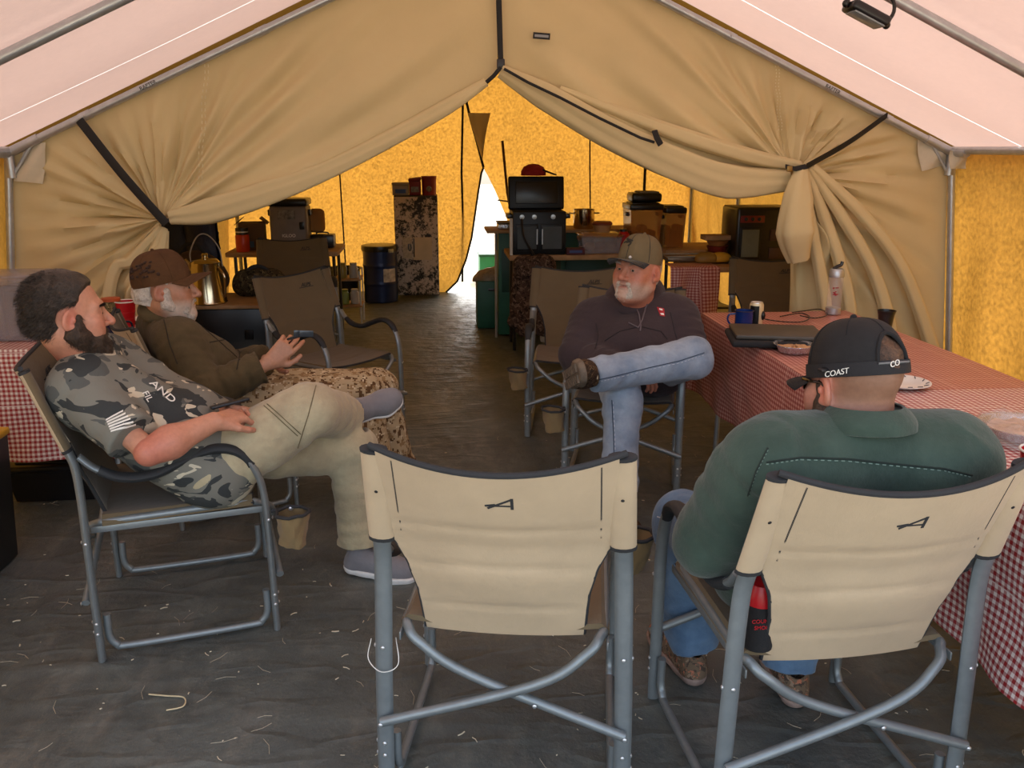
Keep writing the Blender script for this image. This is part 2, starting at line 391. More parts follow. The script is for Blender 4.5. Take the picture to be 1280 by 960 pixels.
# ------------------------------------------------------------------ divider curtains, gathered to either side
def curtain(sd_, G, C, gc, nray, folds, edge_sag, drop_end, nm, label):
    """fan of cloth spreading from the gathering point G to rafter, pole and floor"""
    G = np.array(G); C = np.array(C)
    B = []
    def seg(p, q, n):
        for i in range(n): B.append(np.array(p)+(np.array(q)-np.array(p))*i/n)
    top = (0.0, RIDGE-0.03); ev = (sd_*(HW-0.0), EAVE-0.02); ft = (sd_*(HW+0.17), 0.01); fe = (drop_end, 0.01)
    seg(C, top, 26); seg(top, ev, 90); seg(ev, ft, 40); seg(ft, fe, 50); B.append(np.array(fe))
    n = len(B); S = 40
    b = MB(); V = []
    for j, P in enumerate(B):
        d = P-G; L = np.hypot(*d); th = math.atan2(d[1], d[0])
        tj = j/(n-1)
        for i in range(S+1):
            s = (i/S)**1.25
            x, z = G+d*s
            r_ = L*s
            # lower hem sags below the straight line to the centre
            wgt = math.exp(-(j/22.0)**2)
            sg = edge_sag*wgt*math.sin(math.pi*min(1, s))**0.8*(1-s)**0.35
            z -= sg
            # folds radiate from the gather and die out where the cloth is tied flat
            amp = 0.055*(1-math.exp(-r_/0.12))*math.exp(-r_/0.62)*(1-s**3)
            y = amp*(math.sin(folds*th*3.0+0.8*math.sin(5*th))+0.45*math.sin(folds*th*6.3+1.0+2*s))
            amp2 = 0.016*(1-s**4)*smooth01(r_/0.3)
            y += amp2*(math.sin(th*38+3*s)+0.7*math.sin(17*th+6*s*2.0)+0.35*math.sin(61*th-5*s))
            # body of the cloth bulges towards the front below the swag
            y -= 0.06*wgt*math.sin(math.pi*s)
            # vertical drop from the gather to the floor: hanging folds
            if tj > 0.72:
                k = smooth01((tj-0.72)/0.1); y += k*0.055*math.sin(x*34+1.5*z)*smooth01(r_/0.2)*smooth01((1.6-z)/.4)
            y *= 1 if s < 0.999 else 0.35
            V.append((x, YC+0.012+y+(-0.05)*(1-smooth01(r_/0.25)), z))
    F = [(j*(S+1)+i, j*(S+1)+i+1, (j+1)*(S+1)+i+1, (j+1)*(S+1)+i) for j in range(n-1) for i in range(S)]
    b.add(V, F); o = b.build(nm, M_curt, angle=80); tag(o, label, 'curtain')
    return o
curl = curtain(-1, (-1.735, 1.22), (-0.02, 1.93), 0, 0, 2.2, 0.10, -2.02, 'divider_curtain', 'tan canvas divider curtain tied back beside the gingham side table')
curr = curtain(1, (1.56, 1.43), (0.0, 1.97), 0, 0, 2.6, 0.20, 1.67, 'divider_curtain', 'tan canvas divider curtain tied back beside the long gingham tables')
def roll(pts, rad, par, nm='rolled_hem', lobes=3):
    """soft roll of cloth along a hem with lengthwise creases"""
    P = spline(pts, 10); N = len(P); V = []; n = 28
    for i, p in enumerate(P):
        t = (P[min(i+1, N-1)]-P[max(i-1, 0)]).normalized(); x = Vector((0, 1, 0)); z = t.cross(x).normalized(); u = i/(N-1)
        rr = float(np.interp(u, np.linspace(0, 1, len(rad)), rad))
        for k in range(n):
            a = 2*math.pi*k/n; q = rr*(1+0.16*math.sin(lobes*a+2.0*u)+0.08*math.sin((lobes+4)*a-3*u))
            V.append(p+x*(q*0.75*math.cos(a))+z*(q*math.sin(a)))
    F = [(i*n+k, i*n+(k+1) % n, (i+1)*n+(k+1) % n, (i+1)*n+k) for i in range(N-1) for k in range(n)]
    b = MB(); b.add(V, F); return b.build(nm, M_curt, par, angle=80)
Yh = YC-0.05
roll([at(608, 103, Yh), at(560, 134, Yh), at(480, 178, Yh), at(400, 217, Yh), at(330, 243, Yh), at(262, 264, Yh), at(212, 272, Yh-.02)], [0.02, 0.035, 0.04, 0.045, 0.06, 0.06, 0.03], curl)
roll([at(626, 88, Yh), at(680, 118, Yh), at(760, 165, Yh), at(840, 203, Yh), at(910, 226, Yh), at(985, 226, Yh)], [0.03, 0.06, 0.07, 0.08, 0.085, 0.05], curr)
roll([at(700, 110, Yh), at(780, 142, Yh), at(860, 172, Yh), at(940, 196, Yh), at(1000, 208, Yh)], [0.012, 0.03, 0.045, 0.045, 0.03], curr, 'cloth_fold', 2)
# pouch of cloth hanging under the gather, and folds falling to the floor
def drape(pts, rad, par, lobes=2): return roll(pts, rad, par, 'cloth_fold', lobes)
drape([at(1003, 210, Yh-.06), at(998, 245, Yh-.10), at(994, 290, Yh-.12), at(998, 326, Yh-.10)], [0.035, 0.085, 0.115, 0.06], curr)
for q in ([(1008, 212), (1030, 270), (1050, 330), (1062, 395)], [(1012, 210), (1052, 270), (1090, 335), (1112, 410)], [(1016, 208), (1075, 265), (1125, 330), (1160, 420)], [(1004, 215), (1016, 290), (1026, 345), (1032, 400)]):
    P = [at(x, y, Yh-.01) for x, y in q]; e = P[-1]+(P[-1]-P[-2])*1.0; P.append(Vector((e.x, e.y, 0.02)))
    drape(P, [0.02, 0.035, 0.04, 0.045, 0.05], curr)
for q in ([(206, 285), (190, 320), (176, 350)], [(202, 284), (165, 325), (138, 356)], [(207, 288), (203, 310), (198, 340)]):
    P = [at(x, y, Yh) for x, y in q]; e = P[-1]+(P[-1]-P[-2])*1.6; P.append(Vector((e.x, e.y, 0.02)))
    drape(P, [0.015, 0.03, 0.035, 0.04], curl)
def stitch(p, q, par, off=0.008):
    b = MB(); 
    for dx in (-off, off):
        P = [Vector(p)+(Vector(q)-Vector(p))*k/40 + Vector((dx+.004*math.sin(k*.4), 0, 0)) for k in range(41)]
        for k in range(0, 40, 2): b.tube([P[k], P[k+1]], 0.0022, 4)
    return b.build('stitching', M_stitch, par)
for par, a_, b_ in ((curl, (258, 80), (249, 235)), (curr, (971, 82), (975, 165))):
    stitch(at(*a_, YC-0.05), at(*b_, YC-0.07), par)
# centre zip, hem tape of the right half, small sewn label
b = MB(); b.tube([at(623, -60, YC-.045), at(623.5, 0, YC-.045), at(625, 50, YC-.045), at(626, 82, YC-.05)], 0.014, 8, b=0.005); z_ = b.build('zip_tape', M_zip, curl)
b = MB(); b.box(at(626, 80, YC-.055), (0.04, 0.02, 0.05), bev=.006); b.tube([at(626, 84, YC-.06), at(627, 92, YC-.06)], 0.005, 6); b.build('zip_slider', mat('dark_metal', '#3a3a3c', .4, .8), z_)
b = MB(); b.tube([at(626, 84, YC-.12), at(617, 95, YC-.12), at(608, 103, YC-.1)], 0.010, 6, b=.004); b.tube([at(630, 86, YC-.125), at(660, 103, YC-.125), at(700, 122, YC-.14), at(750, 148, YC-.14), at(800, 172, YC-.13), at(818, 178, YC-.13)], 0.007, 6, b=.004); b.build('zip_tape', M_zip, curr)
b = MB(); b.tube([at(818, 163, YC-.13), at(821, 172, YC-.15), at(826, 181, YC-.14)], 0.016, 6, b=.004); b.build('webbing_loop', M_zip, curr)
b = MB(); b.box(at(677, 45, YC-.045), (0.085, 0.004, 0.03), rot=(0, .06, 0)); lb = b.build('sewn_label', M_zip, curr)
b = MB(); b.box(at(677, 45, YC-.048), (0.07, 0.003, 0.012), rot=(0, .06, 0)); b.build('print', mat('grey_print', '#8a8f92', .7, bump=0), lb)
# tie-back straps
def strap(p, q, nm, par):
    P = spline([p, (Vector(p)+Vector(q))/2+Vector((0, -0.01, -0.012)), q], 10)
    b = MB(); b.tube(P, 0.022, 8, b=0.003, side=(0.7, 0, 0.7)); return b.build(nm, M_zip, par)
strap(at(99, 150, YC-.05), at(208, 280, YC-.13), 'tie_back_strap', curl)
s2 = strap(at(1109, 144, YC-.05), at(1008, 208, YC-.13), 'tie_back_strap', curr)
b = MB(); b.tube([at(1008, 208, YC-.13), at(994, 211, YC-.14), at(982, 208, YC-.14)], 0.016, 8, b=.004); b.build('strap_end', M_zip, s2)
b = MB(); b.box(at(987, 211, YC-.15), (.03, .008, .03), bev=.004); b.build('buckle', mat('brass', '#8d7444', .4, .9), s2)
# white corner patches hanging at the frame corners
def patch(pp, Y, nm, par):
    P = [at(x, y, Y) for x, y in pp]; b = MB()
    def fn(u, v):
        t = P[0].lerp(P[1], u); d = P[3].lerp(P[2], u); p = t.lerp(d, v)
        return (p+Vector((0, 0.012*math.sin(5*u+4*v), 0)), (0, -1, 0))
    b.shell(fn, 10, 10, .003); return b.build(nm, M_patch, par)
patch([(30, 182), (58, 178), (53, 230), (18, 226)], YC-.01, 'canvas_patch', curl)
patch([(1147, 172), (1186, 188), (1184, 206), (1151, 214)], YC-.01, 'canvas_patch', curr)
patch([(1188, 188), (1210, 190), (1208, 211), (1187, 211)], YC-.08, 'canvas_patch', curr)
# ------------------------------------------------------------------ folding camp chairs
def fabric_mat(name, c, var=0.07, rough=0.9, weave=420, crease=0.35):
    t = NT(name); c = hexc(c); v = t.coord()
    n1 = t.noise(v, 5, 5, .6); n2 = t.noise(v, weave, 2); n3 = t.noise(v, 18, 4)
    t.base(t.ramp(n1.outputs[0], [(0.3, tuple(x*(1-var) for x in c)), (0.7, tuple(min(1, x*(1+var)) for x in c))]).outputs[0])
    t.set(Roughness=rough); t.b.inputs['Specular IOR Level'].default_value = 0.25; t.b.inputs['Sheen Weight'].default_value = 0.15
    t.bump(t.math('ADD', t.math('ADD', n1.outputs[0], t.math('MULTIPLY', n3.outputs[0], .25)), t.math('MULTIPLY', n2.outputs[0], 0.06)), crease, 0.02)
    MATS[name] = t.m; return t.m
M_khaki = fabric_mat('khaki_polyester', '#bba688')
M_front_shade = fabric_mat('shade_toned_front_polyester', '#6b5d46')  # front and seat cloth, colour darkened to stand in for shade inside the tent
M_khaki2 = fabric_mat('brown_seat_polyester', '#8a7450')
M_pipe = mat('charcoal_piping', '#2c2d2f', 0.85, bump=.2, bscale=300)
M_frame = mat('blue_grey_powder_coat', '#848b8d', 0.40, 0.5, var=.08, vscale=30, bump=.12, bscale=500, bdist=.001)
M_foam = mat('charcoal_foam', '#25282b', 0.7, bump=.2, bscale=250)
M_alu = mat('bright_rivet', '#d5d8da', 0.3, 0.8, bump=0)
CW, CD = 0.285, 0.27
def chair_back_pt(u, v):
    """u -1..1 across, v 0..1 from the seat up"""
    z0 = 0.43+0.52*v
    ye = float(np.interp(v, [0, .35, .55, 1], [-CD+.06, -CD+.0, -CD-.015, -CD-.115]))
    hw = float(np.interp(v, [0, .1, .25, .4, .5, .56, 1], [.192, .195, .20, .218, .242, .262, .256]))
    sag = float(np.interp(v, [0, .3, .7, 1], [.015, .035, .05, .045]))
    z = z0-0.036*(1-u*u)*v**3
    y = ye-sag*(1-u*u)
    for q in (0.16, .40, .63): y += 0.006*math.exp(-((v-q-0.03*(1-u*u))/.016)**2)*(1-u**6)
    return Vector((hw*u, y, z))
def make_chair(label):
    t = thing('camp_chair', label, 'chair', group='folding camp chairs')
    for s in (-1, 1):
        b = MB(); b.tube(spline([(s*.297, -CD, 0), (s*.292, -CD, .3), (s*.283, -CD-.0, .6), (s*.278, -CD-.018, .70), (s*.272, -CD-.06, .82), (s*.266, -CD-.10, .935)], 5), 0.0215, 12, b=0.0125); b.build('rear_post', M_frame, t)
        arm = [(CD, 0), (CD-.002, .25), (CD-.006, .46), (CD-.025, .565), (CD-.075, .64), (CD-.15, .66), (CD-.24, .632), (CD-.33, .598), (CD-.42, .60), (CD-.49, .638), (-CD+.01, .68)]
        P = spline([(s*CW, y, z) for y, z in arm], 6)
        b = MB(); b.tube(P[:31], 0.018, 12, b=0.0115); b.build('front_post', M_frame, t)
        b = MB(); b.tube(P[30:], 0.016, 12, b=0.0105); fr_ = b.build('arm_tube', M_frame, t)
        b = MB(); k0 = 20; Q = P[k0:54]; N = len(Q); b.tube(Q, [0.0225*min(1, .75+.25*smooth01(i/4))*min(1, .75+.25*smooth01((N-1-i)/4)) for i in range(N)], 12, b=0.0155); b.build('arm_pad', M_foam, t)
        x = s*(CW-.012)
        b = MB(); b.tube(spline([(x, -CD+.026, .145), (x, -CD+.026, .07), (x, -CD+.045, .035), (x, -CD+.09, .024), (x, CD-.09, .024), (x, CD-.045, .035), (x, CD-.026, .07), (x, CD-.026, .145)], 5), 0.012, 10); b.build('foot_bar', M_frame, t)
        oy = 0.014*s
        P = [(s*(CW+.012), -CD-.024+0*oy, .205), (-s*.08, -CD-.012+oy, .335), (-s*(CW-.085), -CD+oy*.5, .412), (-s*(CW-.052), -CD+.03, .440), (-s*(CW-.042), -CD+.09, .446),
             (-s*(CW-.042), CD-.09, .452), (-s*(CW-.052), CD-.03, .444), (-s*(CW-.085), CD-oy*.5, .414), (-s*.08, CD+.012-oy, .335), (s*(CW+.012), CD+.022, .205)]
        b = MB(); b.tube(spline(P, 6), 0.0125, 10); b.build('cross_tube', M_frame, t)
        b = MB(); b.box((s*(CW-.034), 0, .425), (.005, 2*CD-.02, .022), bev=.002); b.build('side_brace', M_frame, t)
    b = MB()      # rivets on the posts and crossings
    for s in (-1, 1):
        for z in (.10, .135, .205, .405): b.ball((s*(.297-.02*z), -CD-.0135, z), (.0055, .003, .0055), 8); b.ball((s*CW, CD+.0125, z), (.0055, .003, .0055), 8)
        for z in (.10, .135, .405): b.ball((s*(CW+.018), CD, z), (.003, .0055, .0055), 8); b.ball((s*(.3185-.02*z), -CD, z), (.003, .0055, .0055), 8)
        b.ball((s*.08, -CD-.025, .275), (.006, .003, .006), 8)
    b.ball((0, -CD-.03, .305), (.006, .004, .006), 8); b.ball((s*(CW+.012), -CD-.037, .205), (.006, .003, .006), 8); b.ball((-s*(CW+.012), -CD-.037, .205), (.006, .003, .006), 8)
    tag(b.build('rivets', M_alu, t), kind='stuff')
    # seat
    b = MB()
    def seat(u, v):
        x = (CW-.030)*(2*u-1); y = -CD+.045+(2*CD-.09)*v; s_ = 1-(2*u-1)**2
        z = .462-0.03*s_*(0.6+.4*math.sin(math.pi*v))+.008*v
        e = abs(2*u-1)
        if e > .93: z -= .02*(e-.93)/.07
        for q in (.33, .66): z -= .004*math.exp(-((v-q)/.02)**2)*s_
        return (Vector((x, y, z)), (0, 0, 1))
    b.shell(seat, 26, 26, .014); st = b.build('seat', M_front_shade, t)
    b = MB()
    for v in (1,): b = MB(); b.tube([Vector(seat(u, v)[0]) for u in np.linspace(0, 1, 20)], .006, 6); b.build('piping', M_pipe, st)
    # backrest
    b = MB()
    def bk(u, v):
        U = 2*u-1; p = chair_back_pt(U, v); e = .004
        du = chair_back_pt(min(1, U+e), v)-chair_back_pt(max(-1, U-e), v); dv = chair_back_pt(U, min(1, v+e))-chair_back_pt(U, max(0, v-e))
        return (p, dv.cross(du).normalized())
    b.shell(bk, 30, 44, .013); br = b.build('backrest', M_khaki, t, angle=60)
    br.data.materials.append(M_front_shade)
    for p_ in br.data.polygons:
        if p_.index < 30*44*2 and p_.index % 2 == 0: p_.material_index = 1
    b = MB(); b.tube([chair_back_pt(u, 1)+Vector((0, 0, .002)) for u in np.linspace(-1.07, 1.07, 30)], .0075, 8); b.build('piping', M_pipe, br)
    for s in (-1, 1): b = MB(); b.tube([chair_back_pt(s, v)+Vector((s*.001, 0, 0)) for v in np.linspace(0.0, .55, 18)], .0065, 8); b.build('piping', M_pipe, br)
    for s in (-1, 1):
        P = [Vector((s*.278, -CD-.018, .70)), Vector((s*.272, -CD-.06, .82)), Vector((s*.2655, -CD-.102, .945))]
        b = MB(); b.tube(spline(P, 5), 0.030, 14, b=0.0145); sl = b.build('post_sleeve', M_khaki, t); sl.data.materials.append(M_front_shade)
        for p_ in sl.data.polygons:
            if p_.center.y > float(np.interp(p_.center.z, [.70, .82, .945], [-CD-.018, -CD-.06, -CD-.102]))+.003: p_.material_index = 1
        b = MB(); d = (P[1]-P[0]).normalized()
        b.tube([P[0]-d*.004, P[0]+d*.006], 0.031, 14, b=.0155); b.build('hem', M_pipe, sl); b = MB(); d2 = (P[2]-P[1]).normalized(); b.tube([P[2]-d2*.004, P[2]+d2*.004], 0.031, 14, b=.0155); b.build('hem', M_pipe, sl)
        b = MB(); c = P[1]+Vector((-s*.002, -.019, .02)); b.ball(c, (.006, .004, .006), 8); b.build('snap', mat('dark_metal', '#3a3a3c', .4, .8), sl)
        b = MB(); c0 = chair_back_pt(s*.86, .58); c1 = chair_back_pt(s*.86, .97)
        for dx in (0, .007): b.tube([chair_back_pt(s*(.87-dx), v)+Vector((0, -.0068, 0)) for v in np.linspace(.58, .98, 8)], .0013, 4)
        b.build('stitching', M_pipe, br)
    # emblem on the rear: slanted letter A shape with a long bar
    def emb(x, z):       # map small 2D drawing onto the rear face
        v = (z-0.43)/0.52; best = None
        u = -x/0.275; p = chair_back_pt(u, v); return p+Vector((0, -.0082, 0))
    b = MB()
    def stroke(a, c, w):
        a = Vector((a[0], a[1])); c = Vector((c[0], c[1])); d = (c-a).normalized(); n = Vector((-d.y, d.x))*w/2
        q = [a+n, a-n, c-n, c+n]; P = [emb(p.x, p.y) for p in q]; Q = [p+Vector((0, .003, 0)) for p in P]
        b.add(P+Q, [(0, 1, 2, 3), (7, 6, 5, 4), (0, 4, 5, 1), (1, 5, 6, 2), (2, 6, 7, 3), (3, 7, 4, 0)])
    # x here is measured to the viewer's left when looking at the rear
    ex, ez = -0.012, .862
    stroke((ex+.030, ez-.014), (ex-.026, ez+.016), .006); stroke((ex-.026, ez+.019), (ex-.026, ez-.017), .007); stroke((ex+.036, ez-.006), (ex-.022, ez-.006), .005); stroke((ex+.036, ez-.006), (ex+.012, ez-.001), .005)
    b.build('emblem', M_pipe, br, smooth=False)
    p = chair_back_pt(-.42, .86)+Vector((0, .0165, 0))
    text_mesh('ALPS', .034, 'lettering', M_pipe, br, frame(p, (-1, 0.06, 0), (0, -.22, .97)), .001, shear=.25)
    b = MB(); b.tube([chair_back_pt(u, .825)+Vector((0, .0085, 0)) for u in np.linspace(-.24, -.62, 6)], .0018, 5); b.build('logo_line', M_pipe, br)
    # mesh mug holder on the right-hand side
    b = MB(); m = Matrix.Rotation(.15, 3, 'Y'); c = (CW+.040, CD+.072, .325)
    def pouch(u, v):
        a = 2*math.pi*u; r_ = .040+.012*v+.006*math.sin(3*a+4*v)*(1-.6*v)+.003*math.sin(7*a-9*v); return Vector(c)+m @ Vector((r_*math.cos(a)*1.05, r_*math.sin(a), .115*v+.012*math.cos(a)*v))
    b.grid(lambda u, v: pouch(u, v), 24, 8); b.grid(lambda u, v: Vector(c)+(pouch(u, 0)-Vector(c))*v, 24, 3)
    cup = b.build('mug_holder', M_khaki2, t)
    b = MB(); b.tube([pouch(u, 1.0) for u in np.linspace(0, 1, 25)[:-1]], .006, 8, closed=True); b.tube([pouch(.6, 1), (CW+.005, CD+.01, .43)], .006, 6); b.build('rim', M_pipe, cup)
    b = MB(); b.ball(pouch(.5, .93)+Vector((.006, 0, 0)), (.004, .008, .008), 8); b.build('snap', M_alu, cup)
    return t
def face(dx, dy): return math.atan2(dy, dx)-math.pi/2
CH = {}
spots = [
 ('A', (-0.165, 2.09), (0.18, 0.98), 'empty khaki camp chair seen from behind, backrest emblem clear, no one near it'),
 ('B', (0.56, 1.925), (-0.055, 1.0), 'khaki camp chair under the man in the green shirt and black mesh cap'),
 ('C', (-1.245, 2.875), (0.97, 0.24), 'khaki camp chair under the bearded man in the camouflage shirt'),
 ('D', (-1.35, 3.86), (0.90, 0.44), 'camp chair under the man in the brown cap'),
 ('E', (-0.93, 4.86), (0.74, -0.67), 'empty camp chair beside the steel coffee pot'),
 ('F', (0.56, 4.02), (-0.26, -0.965), 'camp chair under the man in the dark hooded sweatshirt'),
 ('G', (0.44, 4.80), (-0.16, -0.98), 'empty camp chair behind the man in the dark hooded sweatshirt'),
 ('H', (1.80, 5.15), (-0.10, -1.0), 'empty camp chair between the long gingham table and the black oven'),
 ('I', (-1.42, 6.75), (0.22, -0.97), 'shadowed empty camp chair in front of the cooler table'),
]
proto = None
for key, (x, y), h, lab in spots:
    if proto is None: proto = make_chair(lab); c = proto
    else: c = copy_tree(proto); c['label'] = lab
    c.location = (x, y, 0); c.rotation_euler = (0, 0, face(*h)); CH[key] = c
    if key in 'DEFGHI': c.scale = (.93, .93, .92)
# ------------------------------------------------------------------ people: smooth bodies from blended distance fields
class Field:
    def __init__(s, lo, hi, h):
        s.lo = np.array(lo, np.float32); s.h = h; s.n = np.ceil((np.array(hi)-s.lo)/h).astype(int)+1
        s.ax = [s.lo[i]+np.arange(s.n[i], dtype=np.float32)*h for i in range(3)]
        s.d = np.full(s.n, 0.08, np.float32)
    def sub(s, lo, hi, pad):
        i0 = np.clip(np.floor((np.array(lo)-pad-s.lo)/s.h).astype(int), 0, s.n); i1 = np.clip(np.ceil((np.array(hi)+pad-s.lo)/s.h).astype(int)+1, 0, s.n)
        sl = tuple(slice(a, b) for a, b in zip(i0, i1))
        X = s.ax[0][sl[0]][:, None, None]; Y = s.ax[1][sl[1]][None, :, None]; Z = s.ax[2][sl[2]][None, None, :]
        return sl, X, Y, Z
    def put(s, sl, e, k, mode):
        d = s.d[sl]
        if d.size == 0: return
        if mode == 'u':
            if k <= 0: r = np.minimum(d, e)
            else: h = np.maximum(k-np.abs(d-e), 0)/k; r = np.minimum(d, e)-h*h*k*0.25
        else:
            e = -e; h = np.maximum(k-np.abs(d-e), 0)/k if k > 0 else 0; r = np.maximum(d, e)+h*h*k*0.25
        s.d[sl] = r
    def cone(s, a, b, ra, rb, k=0.02, mode='u', wr=None):
        a = np.array(a, float); b = np.array(b, float); R_ = max(ra, rb)
        sl, X, Y, Z = s.sub(np.minimum(a, b)-R_, np.maximum(a, b)+R_, k+0.03)
        ba = b-a; L2 = float(ba@ba)+1e-12
        px, py, pz = X-a[0], Y-a[1], Z-a[2]
        t = np.clip((px*ba[0]+py*ba[1]+pz*ba[2])/L2, 0, 1)
        e = np.sqrt((px-ba[0]*t)**2+(py-ba[1]*t)**2+(pz-ba[2]*t)**2)-(ra+(rb-ra)*t)
        if wr:      # wrinkles around the limb: amplitude, count, seed
            am, cn, sd_ = wr; L = math.sqrt(L2)
            u = np.array([-ba[1], ba[0], 0.001]); u = u/np.linalg.norm(u); v = np.cross(ba/L, u)
            q = px*u[0]+py*u[1]+pz*u[2]; w = px*v[0]+py*v[1]+pz*v[2]; ph = np.arctan2(w, q)
            wt = .35+.65*np.abs(2*t-1)**1.5
            e = e-am*wt*(.55*np.sin(6.283*cn*t+1.9*np.sin(ph+sd_)+sd_+ph)+.5*np.sin(6.283*cn*.7*t-2*ph+sd_*2+1.5*np.sin(2*ph+9*t))+.45*np.sin(6.283*cn*1.6*t+ph*2+3*sd_+1.2*np.cos(ph*3)))
        s.put(sl, e, k, mode); return s
    def ell(s, c, r, k=0.02, mode='u', rot=None):
        c = np.array(c, float); r = np.array(r, float); R_ = r.max()
        sl, X, Y, Z = s.sub(c-R_, c+R_, k+0.03)
        p = [X-c[0], Y-c[1], Z-c[2]]
        if rot is not None:
            m = np.array(rot); p = [m[0, i]*p[0]+m[1, i]*p[1]+m[2, i]*p[2] for i in range(3)]
        q = np.sqrt(sum((p[i]/r[i])**2 for i in range(3))); g = np.sqrt(sum((p[i]/r[i]**2)**2 for i in range(3)))
        e = q*(q-1)/np.maximum(g, 1e-6); s.put(sl, e, k, mode); return s
    def cut(s, p, n, k=0.004):
        """keep the side the normal points away from"""
        p = np.array(p, float); n = np.array(n, float); n /= np.linalg.norm(n)
        e = (s.ax[0][:, None, None]-p[0])*n[0]+(s.ax[1][None, :, None]-p[1])*n[1]+(s.ax[2][None, None, :]-p[2])*n[2]
        h = np.maximum(k-np.abs(s.d-e), 0)/k; s.d = (np.maximum(s.d, e)+h*h*k*0.25).astype(np.float32); return s
    def limit(s, p, n, R_, k=0.004):
        """cut only inside a ball of radius R_ about p (for cuffs and hems)"""
        p = np.array(p, float); n = np.array(n, float); n /= np.linalg.norm(n)
        sl, X, Y, Z = s.sub(p-R_, p+R_, 0)
        px, py, pz = X-p[0], Y-p[1], Z-p[2]; e = px*n[0]+py*n[1]+pz*n[2]; ball = np.sqrt(px*px+py*py+pz*pz)-R_
        e = np.minimum(e, -ball*1.0)
        s.d[sl] = np.maximum(s.d[sl], e); return s
    def ripple(s, amp, freq, seed=0, dirs=6, stretch=(1, 1, 1)):
        rng = np.random.RandomState(seed); e = np.zeros(s.n, np.float32)
        for _ in range(dirs):
            d = rng.normal(size=3)*np.array(stretch); d = d/np.linalg.norm(d)*freq*rng.uniform(.6, 1.6)
            ph = rng.uniform(0, 6.28); d2 = rng.normal(size=3)*freq*.4
            w = 1.2*np.sin(s.ax[0][:, None, None]*d2[0]+s.ax[1][None, :, None]*d2[1]+s.ax[2][None, None, :]*d2[2])
            e += np.sin(s.ax[0][:, None, None]*d[0]+s.ax[1][None, :, None]*d[1]+s.ax[2][None, None, :]*d[2]+ph+w)
        s.d = s.d+amp*e/dirs*2; return s
    def mesh(s):
        d = s.d; ins = d < 0; nx, ny, nz = s.n
        c = np.zeros((nx-1, ny-1, nz-1), np.int8)
        for dx in (0, 1):
            for dy in (0, 1):
                for dz in (0, 1): c += ins[dx:nx-1+dx, dy:ny-1+dy, dz:nz-1+dz]
        act = (c > 0) & (c < 8); ix = np.argwhere(act)
        if len(ix) == 0: return np.zeros((0, 3)), np.zeros((0, 4), int)
        idm = np.full(act.shape, -1, np.int64); idm[act] = np.arange(len(ix))
        acc = np.zeros((len(ix), 3)); cnt = np.zeros(len(ix))
        I, J, K = ix.T
        corners = [(0, 0, 0), (1, 0, 0), (0, 1, 0), (1, 1, 0), (0, 0, 1), (1, 0, 1), (0, 1, 1), (1, 1, 1)]
        val = {q: d[I+q[0], J+q[1], K+q[2]] for q in corners}
        for a in corners:
            for ax in range(3):
                if a[ax] == 0:
                    b = list(a); b[ax] = 1; b = tuple(b); va, vb = val[a], val[b]; m = (va < 0) != (vb < 0)
                    t = np.where(m, va/np.where(m, va-vb, 1), 0)
                    p = np.repeat(np.array([a], float), len(ix), 0); p[:, ax] = t
                    acc += p*m[:, None]; cnt += m
        V = (ix+acc/np.maximum(cnt, 1)[:, None])*s.h+s.lo
        F = []
        for ax in range(3):
            u, v = (ax+1) % 3, (ax+2) % 3
            sa = [slice(None)]*3; sb = [slice(None)]*3; sa[ax] = slice(0, -1); sb[ax] = slice(1, None)
            A = ins[tuple(sa)]; B = ins[tuple(sb)]; ch = A != B
            e = np.argwhere(ch); e = e[(e[:, u] > 0) & (e[:, v] > 0) & (e[:, u] < s.n[u]-1) & (e[:, v] < s.n[v]-1)]
            fl = A[tuple(e.T)]
            q = []
            for (du, dv) in ((-1, -1), (0, -1), (0, 0), (-1, 0)):
                f = e.copy(); f[:, u] += du; f[:, v] += dv; q.append(idm[tuple(f.T)])
            q = np.array(q).T; q[~fl] = q[~fl][:, ::-1]; q = q[(q >= 0).all(1)]; F.append(q)
        return V, np.concatenate(F)
def np_mesh(name, parts, mats, parent, off=(0, 0, 0), cols=None):
    """parts: list of (V, F, material index)"""
    V = np.concatenate([p[0] for p in parts])-np.array(off); F = []; mi = []; o = 0
    for v, f, k in parts: F.append(f+o); mi += [k]*len(f); o += len(v)
    F = np.concatenate(F); me = bpy.data.meshes.new(name)
    me.vertices.add(len(V)); me.vertices.foreach_set('co', V.astype(np.float32).ravel())
    me.loops.add(F.size); me.loops.foreach_set('vertex_index', F.astype(np.int32).ravel())
    me.polygons.add(len(F)); me.polygons.foreach_set('loop_start', np.arange(0, F.size, 4, dtype=np.int32))
    me.polygons.foreach_set('material_index', np.array(mi, np.int32)); me.update(calc_edges=True); me.validate()
    for m in mats: me.materials.append(m)
    me.shade_smooth()
    if cols is not None:
        a = me.color_attributes.new('tint', 'FLOAT_COLOR', 'POINT'); c = np.ones((len(V), 4), np.float32); c[:, :3] = cols; a.data.foreach_set('color', c.ravel())
    ob = bpy.data.objects.new(name, me); col.objects.link(ob); ob.parent = parent; return ob

